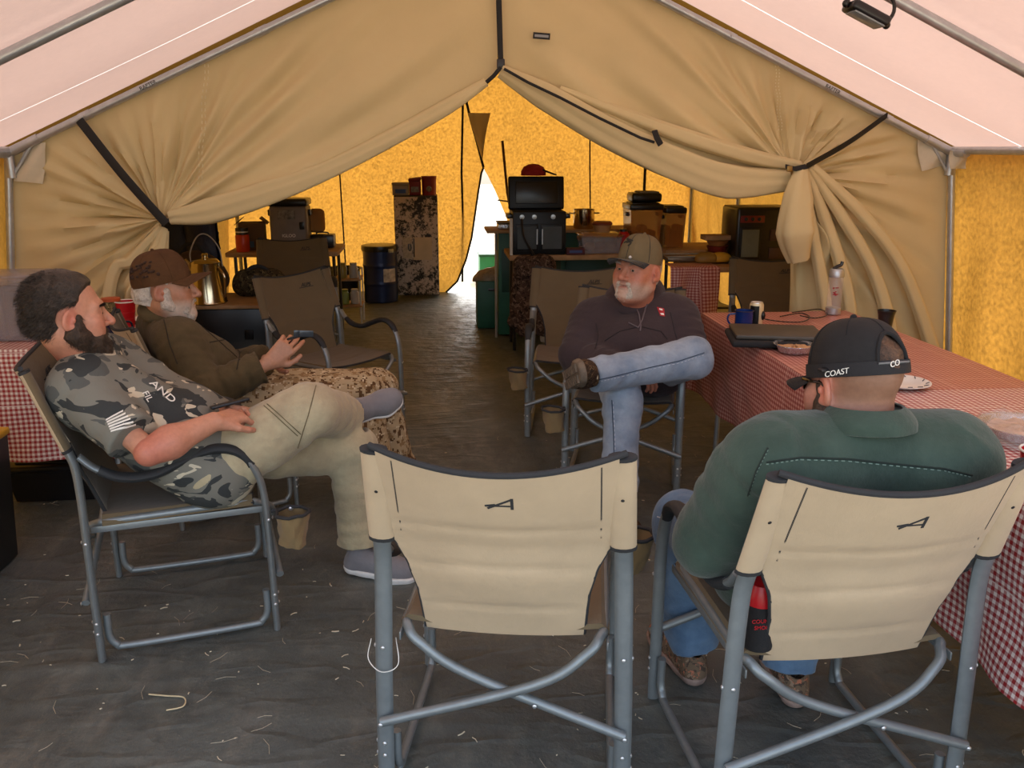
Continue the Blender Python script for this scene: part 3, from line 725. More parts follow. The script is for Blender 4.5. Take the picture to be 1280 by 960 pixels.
def skin_mat(name, rough=0.5):
    t = NT(name); a = t.new('VertexColor'); a.layer_name = 'tint'; v = t.coord(); n = t.noise(v, 90, 4); n2 = t.noise(v, 420, 3)
    t.base(t.mix(1.0, a.outputs[0], t.ramp(n.outputs[0], [(.3, (.9, .86, .84)), (.7, (1.06, 1.03, 1.02))]).outputs[0], 'MULTIPLY'))
    t.set(Roughness=rough); t.b.inputs['Subsurface Weight'].default_value = 0.12; t.b.inputs['Subsurface Radius'].default_value = (.012, .004, .002)
    t.b.inputs['Subsurface Scale'].default_value = 0.5
    t.bump(t.math('ADD', n2.outputs[0], n.outputs[0]), .18, .003); return t.m
M_skin = skin_mat('skin')
def hair_mat(name, c1, c2, rough=0.55):
    t = NT(name); v = t.coord(scale=(1, 1, 1)); n = t.noise(v, 130, 4, .7); n2 = t.noise(v, 26, 3)
    t.base(t.ramp(t.math('ADD', t.math('MULTIPLY', n.outputs[0], .6), t.math('MULTIPLY', n2.outputs[0], .4)), [(.36, hexc(c1)), (.62, hexc(c2))]).outputs[0]); t.set(Roughness=rough)
    t.bump(n.outputs[0], .9, .006); return t.m
def cloth_mat(name, c, var=.09, crease=.5, cs=22, weave=500, sheen=.2, wash=None):
    t = NT(name); c = hexc(c); v = t.coord(); n1 = t.noise(v, 6, 5, .6); n2 = t.noise(v, cs, 4, .6); n3 = t.noise(v, weave, 2)
    hi = tuple(min(1, x*(1+var)) for x in c) if wash is None else hexc(wash)
    f = t.math('ADD', t.math('MULTIPLY', n1.outputs[0], .7), t.math('MULTIPLY', n2.outputs[0], .3))
    t.base(t.ramp(f, [(.34, tuple(x*(1-var) for x in c)), (.66, hi)]).outputs[0]); t.set(Roughness=.92)
    t.b.inputs['Specular IOR Level'].default_value = .2; t.b.inputs['Sheen Weight'].default_value = sheen
    t.bump(t.math('ADD', t.math('MULTIPLY', n2.outputs[0], 1.0), t.math('MULTIPLY', n3.outputs[0], .08)), crease, .012); return t.m
def camo_mat(name, cols, scale, blocky=False, stretch=(1, 1, 1)):
    t = NT(name); v = t.coord(scale=stretch)
    if blocky:
        sn = t.new('VectorMath', operation='SNAP'); sn.inputs[1].default_value = (.007, .007, .007); t.link(v, sn.inputs[0]); v2 = sn.outputs[0]
    else: v2 = v
    acc = hexc(cols[0])
    for i, c in enumerate(cols[1:]):
        of = t.new('VectorMath', operation='ADD'); of.inputs[1].default_value = (3.1*i+1, 7.7*i, 1.9*i); t.link(v2, of.inputs[0])
        n = t.noise(of.outputs[0], scale*(1+.25*i), 2.5, .5); n.inputs['Distortion'].default_value = 0.9 if not blocky else 0
        m = t.ramp(n.outputs[0], [(0, (0, 0, 0)), ((.56 if i < len(cols)-2 else .62), (1, 1, 1))], 'CONSTANT').outputs[0]
        acc = t.mix(m, acc, hexc(c))
    t.base(acc); t.set(Roughness=.92); t.b.inputs['Specular IOR Level'].default_value = .2
    w = t.coord(); n2 = t.noise(w, 20, 4); n3 = t.noise(w, 500, 2); t.bump(t.math('ADD', n2.outputs[0], t.math('MULTIPLY', n3.outputs[0], .08)), .45, .012); return t.m

# ---- head
def head_field(P):
    """face along +y, z up, origin at the middle of the head; P: options"""
    nb = Vector(P.get('neck', (0, -.055, -.19))); f = Field((min(-.12, nb.x-.09), min(-.135, nb.y-.09), min(-.22, nb.z-.03)), (max(.12, nb.x+.09), .155, .145), .0031)
    w = P.get('wide', 1.0)
    f.ell((0, -.018, .036), (.077*w, .099, .089), .0)
    f.ell((0, .026, -.028), (.062*w, .068, .088), .035)
    for s in (-1, 1):
        f.cone((s*.052*w, -.004, -.062), (s*.012, .072, -.104), .026, .021, .03)
        f.ell((s*.044*w, .062, -.022), (.024, .022, .022), .03)           # cheekbones
        f.ell((s*.034*w, .066, -.056), (.026, .024, .026), .03)           # cheeks
        f.cone((s*.018, .084, .027), (s*.05, .067, .024), .012, .011, .02)   # brow
    f.ell((0, .078, -.104), (.023, .018, .016), .02)
    f.ell((0, .03, -.1), (.045*w, .05, .025+P.get('jowl', 0)), .035)
    for s in (-1, 1): f.ell((s*.033, .096, .006), (.0195, .013, .0125), .014, 'd')
    nl = P.get('nose', 1.0)
    f.cone((0, .086, .016), (0, .112*nl**.3, -.026), .0085, .0115*nl, .014)
    f.ell((0, .113*nl**.3, -.031), (.0135*nl, .012, .0115), .008)
    for s in (-1, 1): f.ell((s*.0145*nl, .1, -.034), (.0085, .011, .008), .006)
    f.cone((-.021, .086, -.0585), (.021, .086, -.0585), .0085, .0085, .01); f.ell((0, .094, -.056), (.018, .008, .006), .008)
    f.ell((0, .091, -.0715), (.02, .009, .0075), .008)
    f.cone((-.025, .095, -.0645), (.025, .095, -.0645), .0028, .0028, .006, 'd')
    for s in (-1, 1):       # lids, ears
        f.ell((s*.033, .0775, .0035), (.0152, .0148, .0145), .003)
        f.ell((s*.0335, .0955, .0025), (.0125, .0125, .0048), .0015, 'd')
        f.cone((s*.021, .0885, .0125), (s*.046, .083, .0115), .0042, .004, .005)
        f.cone((s*.022, .0885, -.0055), (s*.045, .083, -.0045), .0036, .0034, .005)
        m = Matrix.Rotation(s*.35, 3, 'Z') @ Matrix.Rotation(-.25, 3, 'X')
        f.ell((s*.080*w, -.012, -.006), (.0085, .0205, .0335), .008, rot=np.array(m))
        f.ell((s*.0875*w, -.006, -.004), (.0055, .0115, .021), .006, 'd', rot=np.array(m))
        f.ell((s*.079*w, -.001, -.031), (.007, .010, .010), .006)
        f.ell((s*.0825*w, .003, -.008), (.004, .005, .008), .004)
    nb = P.get('neck', (0, -.055, -.19)); nr = P.get('neck_r', .06)
    f.cone((0, -.022, -.06), nb, nr*.96, nr*1.04, .035)
    return f
def head_cols(V, P):
    b = np.array(hexc(P['skin'])); rd = np.array(hexc(P.get('red', '#b0584a'))); C = np.repeat(b[None], len(V), 0)
    def blob(c, r, cl, a):
        nonlocal C
        w = np.exp(-(((V-np.array(c))/np.array(r))**2).sum(1))*a; C = C*(1-w[:, None])+np.array(cl)*w[:, None]
    for s in (-1, 1):
        blob((s*.046, .066, -.026), (.026, .03, .024), rd, P.get('flush', .55)); blob((s*.083, -.01, -.005), (.014, .03, .04), rd, .6)
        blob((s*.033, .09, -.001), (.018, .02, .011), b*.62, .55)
    blob((0, .114, -.03), (.016, .018, .014), rd, P.get('flush', .55)); blob((0, .094, -.063), (.024, .012, .011), np.array(hexc(P.get('lip', '#a8625a'))), .75)
    blob((0, .0, -.17), (.09, .09, .06), rd, P.get('neckred', .35))
    if P.get('stubble'):
        sc, sa = P['stubble']; w = np.clip((-.035-V[:, 2])/.03, 0, 1)*np.clip((V[:, 2]+.125)/.02, 0, 1)*np.clip((V[:, 1]+.02)/.05, 0, 1)*sa
        m = 1-np.exp(-(((V-np.array((0, .094, -.0645)))/np.array((.024, .012, .009)))**2).sum(1)); w = w*m; C = C*(1-w[:, None])+np.array(hexc(sc))*w[:, None]
    if P.get('fuzz'):      # close cropped hair on the back and sides
        sc, sa = P['fuzz']; w = np.clip((V[:, 2]+.075)/.05, 0, 1)*np.clip((.035-V[:, 1])/.03, 0, 1)*sa; ear = np.exp(-(((np.abs(V)-np.array((.085, .012, .006)))/np.array((.014, .024, .04)))**2).sum(1))
        w = w*(1-np.clip(ear*1.6, 0, 1)); C = C*(1-w[:, None])+np.array(hexc(sc))*w[:, None]
    return C
def xf(V, m):
    M_ = np.array(m); return V@M_[:3, :3].T+M_[:3, 3]

# ---- hand: returns cones to add to a field
def hand(wrist, d, n, side, curl=(.5, .5, .55, .6), spread=.06, thumb=(.5, .3), sc=1.0):
    """d: direction to the fingertips, n: direction the palm faces, side +1 when the thumb lies along d x n"""
    w = Vector(wrist); d = Vector(d).normalized(); n = Vector(n); n = (n-d*n.dot(d)).normalized(); t = d.cross(n)*side; out = []
    P = lambda a, b, c: w+(d*a+t*b+n*c)*sc
    for k, b_ in enumerate((.028, .009, -.010, -.027)):
        out.append((P(.005, b_*.55, 0), P(.092-.004*abs(k-1), b_, .002), .0145*sc, .0115*sc, .014))
    out.append((P(.02, .015, .008), P(.05, .028, .012), .017*sc, .014*sc, .014))
    for k, (b_, L) in enumerate(zip((.030, .010, -.011, -.029), (.078, .086, .08, .062))):
        p = P(.092-.004*abs(k-1), b_, .002); ang = 0.15; dirv = (d+t*(spread*(1.2-k*.8))).normalized(); r_ = .0092-.0006*(k == 3)
        for sgm, fr_ in enumerate((.46, .31, .23)):
            ang += curl[k]*(1.0, 1.15, .8)[sgm]; v = dirv*math.cos(ang)+n*math.sin(ang); q = p+v*(L*fr_*sc)
            out.append((p, q, r_*sc, (r_-.0007)*sc, .004)); p = q; r_ -= .0007
    p = P(.022, .026, .006); v = (d*.75+t*(.65+thumb[0]*.3)+n*thumb[1]).normalized(); q = p+v*.036*sc; out.append((p, q, .0135*sc, .011*sc, .012))
    v2 = (d*.95+t*.25+n*(thumb[1]*1.2)).normalized(); q2 = q+v2*.032*sc; out.append((q, q2, .0105*sc, .0095*sc, .004)); q3 = q2+(d+n*thumb[1]*1.3).normalized()*.024*sc; out.append((q2, q3, .0095*sc, .008*sc, .004))
    return out
def arm_mesh(elbow, wrist, hd, P, hw=.026, forearm=True):
    """bare forearm (or just the wrist) with its hand, as one surface"""
    pts = [Vector(wrist)]+[c[0] for c in hd]+[c[1] for c in hd]; e = Vector(elbow); wv = Vector(wrist)
    st = e if forearm else wv.lerp(e, .35); pts.append(st)
    lo = [min(p[i] for p in pts)-.06 for i in range(3)]; hi = [max(p[i] for p in pts)+.06 for i in range(3)]
    f = Field(lo, hi, .0032)
    if forearm:
        m = wv.lerp(e, .68); f.cone(e, m, .043, .047, .0); f.cone(m, wv, .046, hw, .03)
    else: f.cone(st, wv, hw*1.15, hw, .01)
    for a, b_, ra, rb, k in hd: f.cone(a, b_, ra, rb, k)
    V, F = f.mesh(); c = np.array(hexc(P['skin'])); rd = np.array(hexc(P.get('red', '#b0584a')))
    C = np.repeat(c[None], len(V), 0); w = np.exp(-(np.linalg.norm(V-np.array(e), axis=1)/.09)**2)*.55; C = C*(1-w[:, None])+rd*w[:, None]
    tips = np.array([hd[i][1] for i in range(len(hd)) if hd[i][4] == .004]); dm = np.min(np.linalg.norm(V[:, None]-tips[None], axis=2), 1); w = np.exp(-(dm/.012)**2)*.3; C = C*(1-w[:, None])+rd*w[:, None]
    return V, F, C
def box_of(pts, pad):
    a = np.array([tuple(p) for p in pts]); return a.min(0)-pad, a.max(0)+pad

# ---- shoes: sole along +y from the heel at the origin, z up
def shoe(par, mtx, off, m_up, m_sole, L=.285, W=.10, boot=False, lace=None, sole_h=.028, tread=False):
    hw = W/2
    f = Field((-.075, -.03, -.01), (.075, L+.03, .16), .0042)
    def foot(rr, z0, z1, k):
        f.cone((0, .04, z0), (0, .09, z0), .034*rr, .034*rr, k); f.cone((0, .09, z0), (.004, L-.085, z0), .034*rr, .047*rr, k); f.cone((.004, L-.085, z0), (.002, L-.05, z0), .047*rr, .043*rr, k)
    foot(1.0, sole_h+.012, 0, .02); f.cone((0, .045, .04), (0, .05, .085), .036, .036, .03); f.cone((0, .07, .075), (.002, L-.1, .045), .036, .030, .03)
    if boot: f.cone((0, .05, .07), (0, .045, .15), .042, .047, .03)
    f.cone((0, .045, .09), (0, .035, .17), .024, .026, .01, 'd') if not boot else None
    f.cut((0, 0, sole_h*.6), (0, 0, -1)); f.cut((0, 0, .105 if not boot else .15), (0, -.25, 1))
    V, F = f.mesh(); up = np_mesh('shoe' if not boot else 'boot', [(xf(V, mtx), F, 0)], [m_up], par, off)
    g = Field((-.08, -.03, -.015), (.08, L+.03, .07), .0042)
    for rr in (1.0,):
        g.cone((0, .04, sole_h), (0, .09, sole_h), .041, .040, .02); g.cone((0, .09, sole_h), (.004, L-.085, sole_h), .040, .053, .02); g.cone((.004, L-.085, sole_h), (.002, L-.045, sole_h), .053, .047, .02)
    g.cut((0, 0, sole_h), (0, 0, 1)); g.cut((0, 0, 0), (0, 0, -1)); 
    V, F = g.mesh(); so = np_mesh('sole', [(xf(V, mtx), F, 0)], [m_sole], up, (0, 0, 0)); so.data.transform(Matrix.Translation(-Vector(off)))
    if lace is not None:
        b = MB()
        for i in range(5):
            y = .085+.022*i; z = .112-.0145*i+(.02 if boot else 0)*(1-i/5); P = [Vector((x, y+.004*math.sin(40*x), z-.9*x*x*6)) for x in (-.026, -.013, 0, .013, .026)]; b.tube([mtx @ p for p in P], .0028, 6)
        b.build('laces', lace, up, off=off)
    if tread:
        b = MB()
        for i in range(8):
            for s in (-1, 1): b.box(mtx @ Vector((s*.022, .02+.032*i, -.003)), (.032, .02, .008), rot=mtx.to_3x3())
        b.build('tread', m_sole, up, off=off)
    return up
def shoe_mtx(heel, toe, up): return frame(heel, Vector(toe)-Vector(heel), up) @ Matrix.Rotation(-math.pi/2, 4, 'Z') if False else _sm(heel, toe, up)
def _sm(heel, toe, up):
    y = (Vector(toe)-Vector(heel)).normalized(); up = Vector(up); z = (up-y*up.dot(y)).normalized(); x = y.cross(z)
    m = Matrix((x, y, z)).transposed().to_4x4(); m.translation = Vector(heel); return m

# ---- caps, in head space
def cap(par, m, off, m_crown, m_brim, size=1.0, tilt=-.12, mesh_back=False, lift=.0):
    mt = m @ Matrix.Translation((0, -.012, .030+lift)) @ Matrix.Rotation(tilt, 4, 'X')
    rx, ry, rz = .087*size, .108*size, .108*size
    b = MB(); nu, nv = 48, 16
    def dome(a, t, q=0):
        pan = .0016*math.cos(6*a); r_ = math.cos(t)**.72
        front = max(0, math.sin(a)); z = rz*math.sin(t)*(1+.07*front*math.cos(t))
        return Vector(((rx+q+pan)*r_*math.cos(a), (ry+q+pan)*r_*math.sin(a), z))
    hole = lambda a, t: mesh_back and abs(((a-1.5*math.pi+math.pi) % (2*math.pi))-math.pi) < .40 and .10 < t < .10+.62*math.sqrt(max(0, 1-(abs(((a-1.5*math.pi+math.pi) % (2*math.pi))-math.pi)/.42)**2))
    V = []; F = []
    nu = 96; nv = 34
    for q in (0.0, -.0035):
        for j in range(nv+1):
            t = -.10+(math.pi/2+.10-.001)*j/nv
            for i in range(nu): V.append(mt @ dome(2*math.pi*i/nu, t, q))
    for w_, o_ in ((0, 0), (1, (nv+1)*nu)):
        for j in range(nv):
            for i in range(nu):
                a = 2*math.pi*(i+.5)/nu; t = -.10+(math.pi/2+.10)*(j+.5)/nv
                if hole(a, t): continue
                fc = (o_+j*nu+i, o_+j*nu+(i+1) % nu, o_+(j+1)*nu+(i+1) % nu, o_+(j+1)*nu+i); F.append(fc if not w_ else fc[::-1])
    for i in range(nu): F.append((i, (nv+1)*nu+i, (nv+1)*nu+(i+1) % nu, (i+1) % nu))
    b.add(V, F); c = b.build('cap', m_crown, par, off=off)
    b = MB(); b.ball(mt @ Vector((0, 0, rz+.001)), .008, 10); b.build('button', m_crown, c, off=off)
    b = MB()
    for k in range(3):
        a = math.pi/6+k*math.pi/3; P = [mt @ dome(a, t, .0012) for t in np.linspace(-.05, math.pi/2-.02, 12)]+[mt @ dome(a+math.pi, t, .0012) for t in np.linspace(math.pi/2-.02, .75 if mesh_back else -.05, 12)]
        b.tube(P, .0012, 5)
    b.build('panel_seam', m_brim, c, off=off)
    b = MB()
    def brim(u, v):
        a = math.pi/2+(u-.5)*2*1.12; r0 = dome(a, -.06); out = Vector((r0.x*.10, .078*math.cos((u-.5)*2.1)**.7, 0))
        p = r0+out*v; p.z = r0.z-.010*v-.026*(1-math.cos((u-.5)*2.0))*(.5+v)*1.3+.004*v; return (mt @ p, (mt.to_3x3() @ Vector((0, .15, 1))).normalized())
    b.shell(brim, 30, 10, .0035); br = b.build('brim', m_brim, c, off=off)
    b = MB()
    for v in (.35, .6, .85): b.tube([Vector(brim(u, v)[0])+mt.to_3x3() @ Vector((0, 0, .0022)) for u in np.linspace(.08, .92, 20)], .0008, 4)
    b.build('stitching', m_crown, br, off=off)
    return c, mt, dome
def strands(name, roots, dirs, length, r, m, par, off, seed=0, jitter=.35, sag=.0):
    """short tapering hairs as one mesh"""
    rng = random.Random(seed); V = []; F = []
    for p, d in zip(roots, dirs):
        d = (Vector(d)+Vector((rng.gauss(0, 1), rng.gauss(0, 1), rng.gauss(0, 1)))*jitter*.5).normalized(); L = length*rng.uniform(.6, 1.2)
        s_ = d.orthogonal().normalized(); s_.rotate(Matrix.Rotation(rng.uniform(0, 6.28), 3, d)) if False else None
        w = d.cross(Vector((rng.gauss(0, 1), rng.gauss(0, 1), rng.gauss(0, 1)))).normalized()*r; o = len(V); p = Vector(p); mid = p+d*L*.55; tip = p+d*L+Vector((0, 0, -sag*L))
        V += [p-w, p+w, mid+w*.7, mid-w*.7, tip]; F += [(o, o+1, o+2, o+3), (o+3, o+2, o+4)]
    b = MB(); b.add(V, F); ob = b.build(name, m, par, off=off); tag(ob, kind='stuff'); return ob

def head_frame(c, look, up=(0, 0, 1), sc=1.0):
    y = Vector(look).normalized(); up = Vector(up); z = (up-y*up.dot(y)).normalized(); x = y.cross(z)
    m = Matrix((x, y, z)).transposed()*sc; m = m.to_4x4(); m.translation = Vector(c); m[3][3] = 1; return m
def make_head(par, off, m, P, neck=None):
    if neck is not None: P['neck'] = tuple(m.inverted() @ Vector(neck))
    f = head_field(P); V, F = f.mesh(); C = head_cols(V, P); return xf(V, m), F, C
M_eye = mat('eye_white', '#d9cfc6', .25, var=.05, bump=0); M_iris = mat('dark_iris', '#2a211b', .2, bump=0)
def eyes(par, m, off, gaze=0.0):
    for s in (-1, 1):
        b = MB(); c = Vector((s*.033, .0765, .0035)); b.ball((0, 0, 0), .0135, 14); b.v = [tuple(m @ (c+Vector(p))) for p in b.v]; e = b.build('eye', M_eye, par, off=off)
        b = MB(); b.ball((0, 0, 0), (.0062, .003, .0062), 12); g = Vector((gaze*.006, .0116, -.0005)); b.v = [tuple(m @ (c+g+Vector(p))) for p in b.v]; b.build('iris', M_iris, e, off=off)
def brows(par, m, off, mt_, seed, n=160, ln=.011):
    rng = random.Random(seed); rt = []; dr = []
    for s in (-1, 1):
        for i in range(n):
            t = rng.random(); x = s*(.014+.040*t); y = .0955-.018*t**2; z = .0235+.005*math.sin(t*2.6)+rng.uniform(-.0035, .0035)
            rt.append(m @ Vector((x, y, z))); dr.append(m.to_3x3() @ Vector((s*.8, .25, .25)))
    strands('eyebrows', rt, dr, ln, .0007, mt_, par, off, seed)
# ------------------------------------------------------------------ the four men
from mathutils.bvhtree import BVHTree
def bvh_of(o, off):
    me = o.data; vs = [v.co+Vector(off) for v in me.vertices]; return BVHTree.FromPolygons(vs, [tuple(p.vertices) for p in me.polygons])
def px_dir(px, py): return (at(px, py, 5.0)-CAM).normalized()
def hit(bv, px, py, lift=.002):
    h = bv.ray_cast(CAM, px_dir(px, py))
    if h[0] is None: return None
    n = h[1] if h[1].dot(px_dir(px, py)) < 0 else -h[1]
    return h[0]+n*lift, n
def seam(bv, pts, r, name, m, par, off, n=14, lift=.001, dash=False):
    """thin line sewn on a surface, through the given outline points"""
    P = []
    for a, b_ in zip(pts[:-1], pts[1:]):
        for k in range(n): P.append((a[0]+(b_[0]-a[0])*k/n, a[1]+(b_[1]-a[1])*k/n))
    P.append(pts[-1]); Q = [hit(bv, *p, lift) for p in P]; Q = [q[0] for q in Q if q]
    b = MB()
    if dash:
        for i in range(0, len(Q)-1, 2):
            if (Q[i+1]-Q[i]).length < .05: b.tube([Q[i], Q[i+1]], r, 4)
    else:
        run = [Q[0]] if Q else []
        for q in Q[1:]:
            if (q-run[-1]).length > .06:
                if len(run) > 1: b.tube(run, r, 6)
                run = []
            run.append(q)
        if len(run) > 1: b.tube(run, r, 6)
    if not b.v: return None
    return b.build(name, m, par, off=off)
def quad_on(bv, quad, name, m, par, off, nu=10, nv=6, lift=.002, b=None):
    """thin patch following a surface"""
    g = []
    for j in range(nv+1):
        for i in range(nu+1):
            u, v = i/nu, j/nv; x = (quad[0][0]*(1-u)+quad[1][0]*u)*(1-v)+(quad[3][0]*(1-u)+quad[2][0]*u)*v; y = (quad[0][1]*(1-u)+quad[1][1]*u)*(1-v)+(quad[3][1]*(1-u)+quad[2][1]*u)*v
            h = hit(bv, x, y, lift)
            if h is None: return None
            g.append(h[0])
    own = b is None; b = b or MB(); b.add(g, [(j*(nu+1)+i, j*(nu+1)+i+1, (j+1)*(nu+1)+i+1, (j+1)*(nu+1)+i) for j in range(nv) for i in range(nu)])
    return b.build(name, m, par, off=off) if own else b
def text_on(bv, txt, p, q, size, name, m, par, off, shear=0.0, lift=.003):
    a = hit(bv, *p, lift); c = hit(bv, *q, lift)
    if not a or not c: return None
    x = (c[0]-a[0]).normalized(); n = a[1]; y = n.cross(x); mt = frame(a[0]-Vector(off), x, y)
    return text_mesh(txt, size, name, m, par, mt, .0006, shear=shear)

def torso(f, J, g, belly=(.15, .13, .14), thick=.11, wr=None, k=.07):
    hc = (J['hipR']+J['hipL'])/2; sc_ = (J['shR']+J['shL'])/2
    for s in 'RL':
        f.cone(J['hip'+s].lerp(hc, .15), J['sh'+s].lerp(sc_, .42)+(hc-sc_)*.12, thick+.012+g, thick+g, k, wr=wr)
    f.ell(J['belly'], np.array(belly)+g, k, rot=J.get('brot'))
    f.cone(J['shR'].lerp(sc_, .2), J['shL'].lerp(sc_, .2), .068+g, .068+g, .05)
    for s in 'RL': f.cone(J['neck'], J['sh'+s].lerp(J['neck'], .15), .05+g, .058+g, .05)
def sleeve(f, J, s, g, r=(.068, .056, .05, .043), wr=(.0045, 4, 0), end=1.0, k=.045):
    a, e, w = J['sh'+s], J['el'+s], J['wr'+s]
    f.cone(a, e, r[0]+g, r[1]+g, k, wr=wr)
    if end > 0: f.cone(e, e.lerp(w, end), r[1]-.003+g, r[3]+g, .02, wr=(wr[0], wr[1]+1, wr[2]+2) if wr else None)
def leg(f, J, s, g, r=(.098, .078, .07, .062), wr=(.005, 4, 1), end=1.0, k=.05):
    h, n, a = J['hip'+s], J['kn'+s], J['an'+s]
    f.cone(h, n, r[0]+g, r[1]+g, k, wr=(wr[0], wr[1]*.8, wr[2])); f.cone(n, n.lerp(a, end), r[2]+g, r[3]+g, .03, wr=(wr[0]*1.1, wr[1], wr[2]+3))
def body_mesh(par, off, J, head, arms, slim=.8):
    """whole figure: torso and limbs under the clothes joined with head and hands"""
    pts = [J[k] for k in J if k != 'brot']; lo, hi = box_of(pts, .17); f = Field(lo, hi, .016)
    torso(f, J, -.03)
    for s in 'RL': sleeve(f, J, s, -.022, wr=None); leg(f, J, s, -.028, wr=(0, 1, 0))
    V, F = f.mesh(); P = [(V, F, 0)]; cols = [np.repeat(np.array(hexc(J_skin))[None], len(V), 0)]
    for v, fc, c in [head]+arms: P.append((v, fc, 0)); cols.append(c)
    return np_mesh('body', P, [M_skin], par, off, np.concatenate(cols))
M_thread = mat('pale_thread', '#b9b39c', .8, bump=0)
M_white = mat('white_print', '#e6e3da', .8, bump=0)
M_black = mat('black_cloth', '#121214', .85, var=.2, bump=.3, bscale=300)

# ================= man in the camouflage shirt
hC = Vector((.97, .24, 0)); rC = Vector((.24, -.97, 0))
J = {}
J['hipR'] = at(268, 584, 2.72); J['hipL'] = J['hipR']-rC*.21
J['shR'] = at(103, 491, 2.60); J['shL'] = J['shR']-rC*.43
J['neck'] = (J['shR']+J['shL'])/2+Vector((.02, -.03, .09))
J['belly'] = at(225, 540, 2.80)+Vector((.0, .03, -.02))
J['elR'] = at(186, 565, 2.47); J['wrR'] = at(268, 527, 2.60)
J['elL'] = J['shL']+Vector((.16, .06, -.22)); J['wrL'] = at(280, 517, 2.80)
J['knR'] = at(386, 512, 2.80); J['anR'] = at(428, 520, 3.10)
J['knL'] = at(440, 562, 3.08); J['anL'] = at(452, 680, 3.06)
off = Vector((J['hipR'].x, J['hipR'].y+.1, 0))
man1 = thing('person', 'seated bearded man in a grey camouflage t-shirt and khaki trousers, legs crossed', 'person', off)
P1 = dict(skin='#c08a70', red='#b8564a', flush=.55, neck=(0, -.06, -.2), neck_r=.066, nose=1.12, wide=1.04, lip='#a05a50', jowl=.006, neckred=.6)
J_skin = P1['skin']
hm = head_frame(at(86, 392, 2.68), (.87, .48, -.05), (0, 0, 1), 0.99)
hd = make_head(man1, off, hm, P1, J['neck']-Vector((0, 0, .05)))
handR = hand(J['wrR'], at(310, 514, 2.72)-J['wrR'], (.15, .55, -.75), -1, curl=(.45, .5, .55, .6), sc=1.08, thumb=(.1, .25))
handL = hand(J['wrL'], at(312, 508, 2.72)-J['wrL'], (.1, -.5, -.6), 1, curl=(.5, .55, .6, .6), sc=1.05)
body_mesh(man1, off, J, hd, [arm_mesh(J['elR'], J['wrR'], handR, P1, .03), arm_mesh(J['elL'], J['wrL'], handL, P1, .03)])
eyes(man1, hm, off)
M_hair1 = hair_mat('dark_brown_hair', '#120e0b', '#43352a', .42); M_beard1 = hair_mat('brown_beard', '#1d130d', '#4a3524')
# hair: cap of hair with receding temples
def hair_cap(par, m, off, mt_, cut_fn, g=.010, name='hair', w=1.0, h=.0033):
    f = Field((-.115, -.14, -.12), (.115, .12, .155), h)
    f.ell((0, -.02, .037), ((.078+g)*w, .101+g, .090+g), 0); f.cone((0, -.065, -.03), (0, -.062, -.085), .058*w+g*.3, .046+g*.2, .03)
    X, Y, Z = np.meshgrid(*f.ax, indexing='ij'); f.d = np.maximum(f.d, cut_fn(X, Y, Z)).astype(np.float32)
    f.ripple(.0024, 130, 3, 8, (1, .3, 1)); V, F = f.mesh(); return np_mesh(name, [(xf(V, m), F, 0)], [mt_], par, off)
def cut1(X, Y, Z):
    front = Y-(.062-.55*np.abs(np.abs(X)-.012)*(np.abs(X) > .012)+.0*Z)-np.clip(Z-.08, -1, 1)*.35        # hair line
    side = Y-(.022+.42*np.clip(Z, 0, .1))                                       # in front of the temple
    ear = .034-np.sqrt(((Y+.012)/1.0)**2+((Z+.004)/1.15)**2)+(np.abs(X) < .05)*(-1)
    low = -.068-.2*(Y+.05)-Z
    low2 = np.where(Y > -.03, -.012-Z-(Y > .012)*0, -1)
    return np.maximum.reduce([front, np.where(Z < .075, side, -1), ear, low, np.where((Y > -.035), np.minimum(-.03-Z, 1), -1)])
hair_cap(man1, hm, off, M_hair1, cut1)
def beard_mesh(par, m, off, mt_, g=.011, long=.012, low=-.135, name='beard', moust=True):
    f = Field((-.1, -.05, -.175), (.1, .14, .03), .0032)
    for s in (-1, 1):
        f.cone((s*.058, .002, -.055), (s*.018, .074, -.108), .026+g, .022+g+long*.5, .03); f.cone((s*.069, .012, .0), (s*.062, .012, -.055), .012, .024+g*.6, .02); f.ell((s*.035, .07, -.07), (.026+g*.5, .022+g*.5, .03), .02)
    f.ell((0, .078, -.112), (.032+g, .022+g, .022+long), .02)
    if moust: f.cone((-.026, .086, -.056), (.026, .086, -.056), .011, .011, .01); f.ell((0, .098, -.051), (.022, .008, .006), .008)
    f.ell((0, .108, -.0655), (.020, .016, .0055), .006, 'd')        # mouth
    f.cut((0, 0, .012), (0, -.4, 1)); 
    # keep the upper cheeks bare
    for s in (-1, 1): f.ell((s*.042, .092, -.020), (.034, .045, .024), .01, 'd')
    f.ripple(.0022, 190, 5, 8); V, F = f.mesh(); return np_mesh(name, [(xf(V, m), F, 0)], [mt_], par, off)
bd = beard_mesh(man1, hm, off, M_beard1, g=.008, long=.014)
def fur(o, off, m, par, mt_, n, ln, r, dirfn, seed, name, jit=.5):
    me = o.data; rng = random.Random(seed); ps = me.polygons; rt = []; dr = []
    inv = m.to_3x3(); 
    for _ in range(n):
        p = ps[rng.randrange(len(ps))]; c = p.center+Vector(off); rt.append(c-p.normal*.002); dr.append((p.normal*.35+inv @ Vector(dirfn)).normalized())
    return strands(name, rt, dr, ln, r, mt_, par, off, seed, jit)
fur(bd, off, hm, man1, M_beard1, 5200, .014, .0006, (0, .35, -.9), 2, 'beard_hairs')
hr = [c for c in man1.children if c.name.startswith('hair')][0]
fur(hr, off, hm, man1, M_hair1, 9000, .022, .0007, (0, -.75, -.5), 3, 'loose_hairs', .4)
brows(man1, hm, off, M_beard1, 4, 220, .012)
M_camo = camo_mat('grey_camouflage', ['#77766d', '#565855', '#3a3d3d', '#c8bfa8'], 6.5, stretch=(1, 1, 1.9))
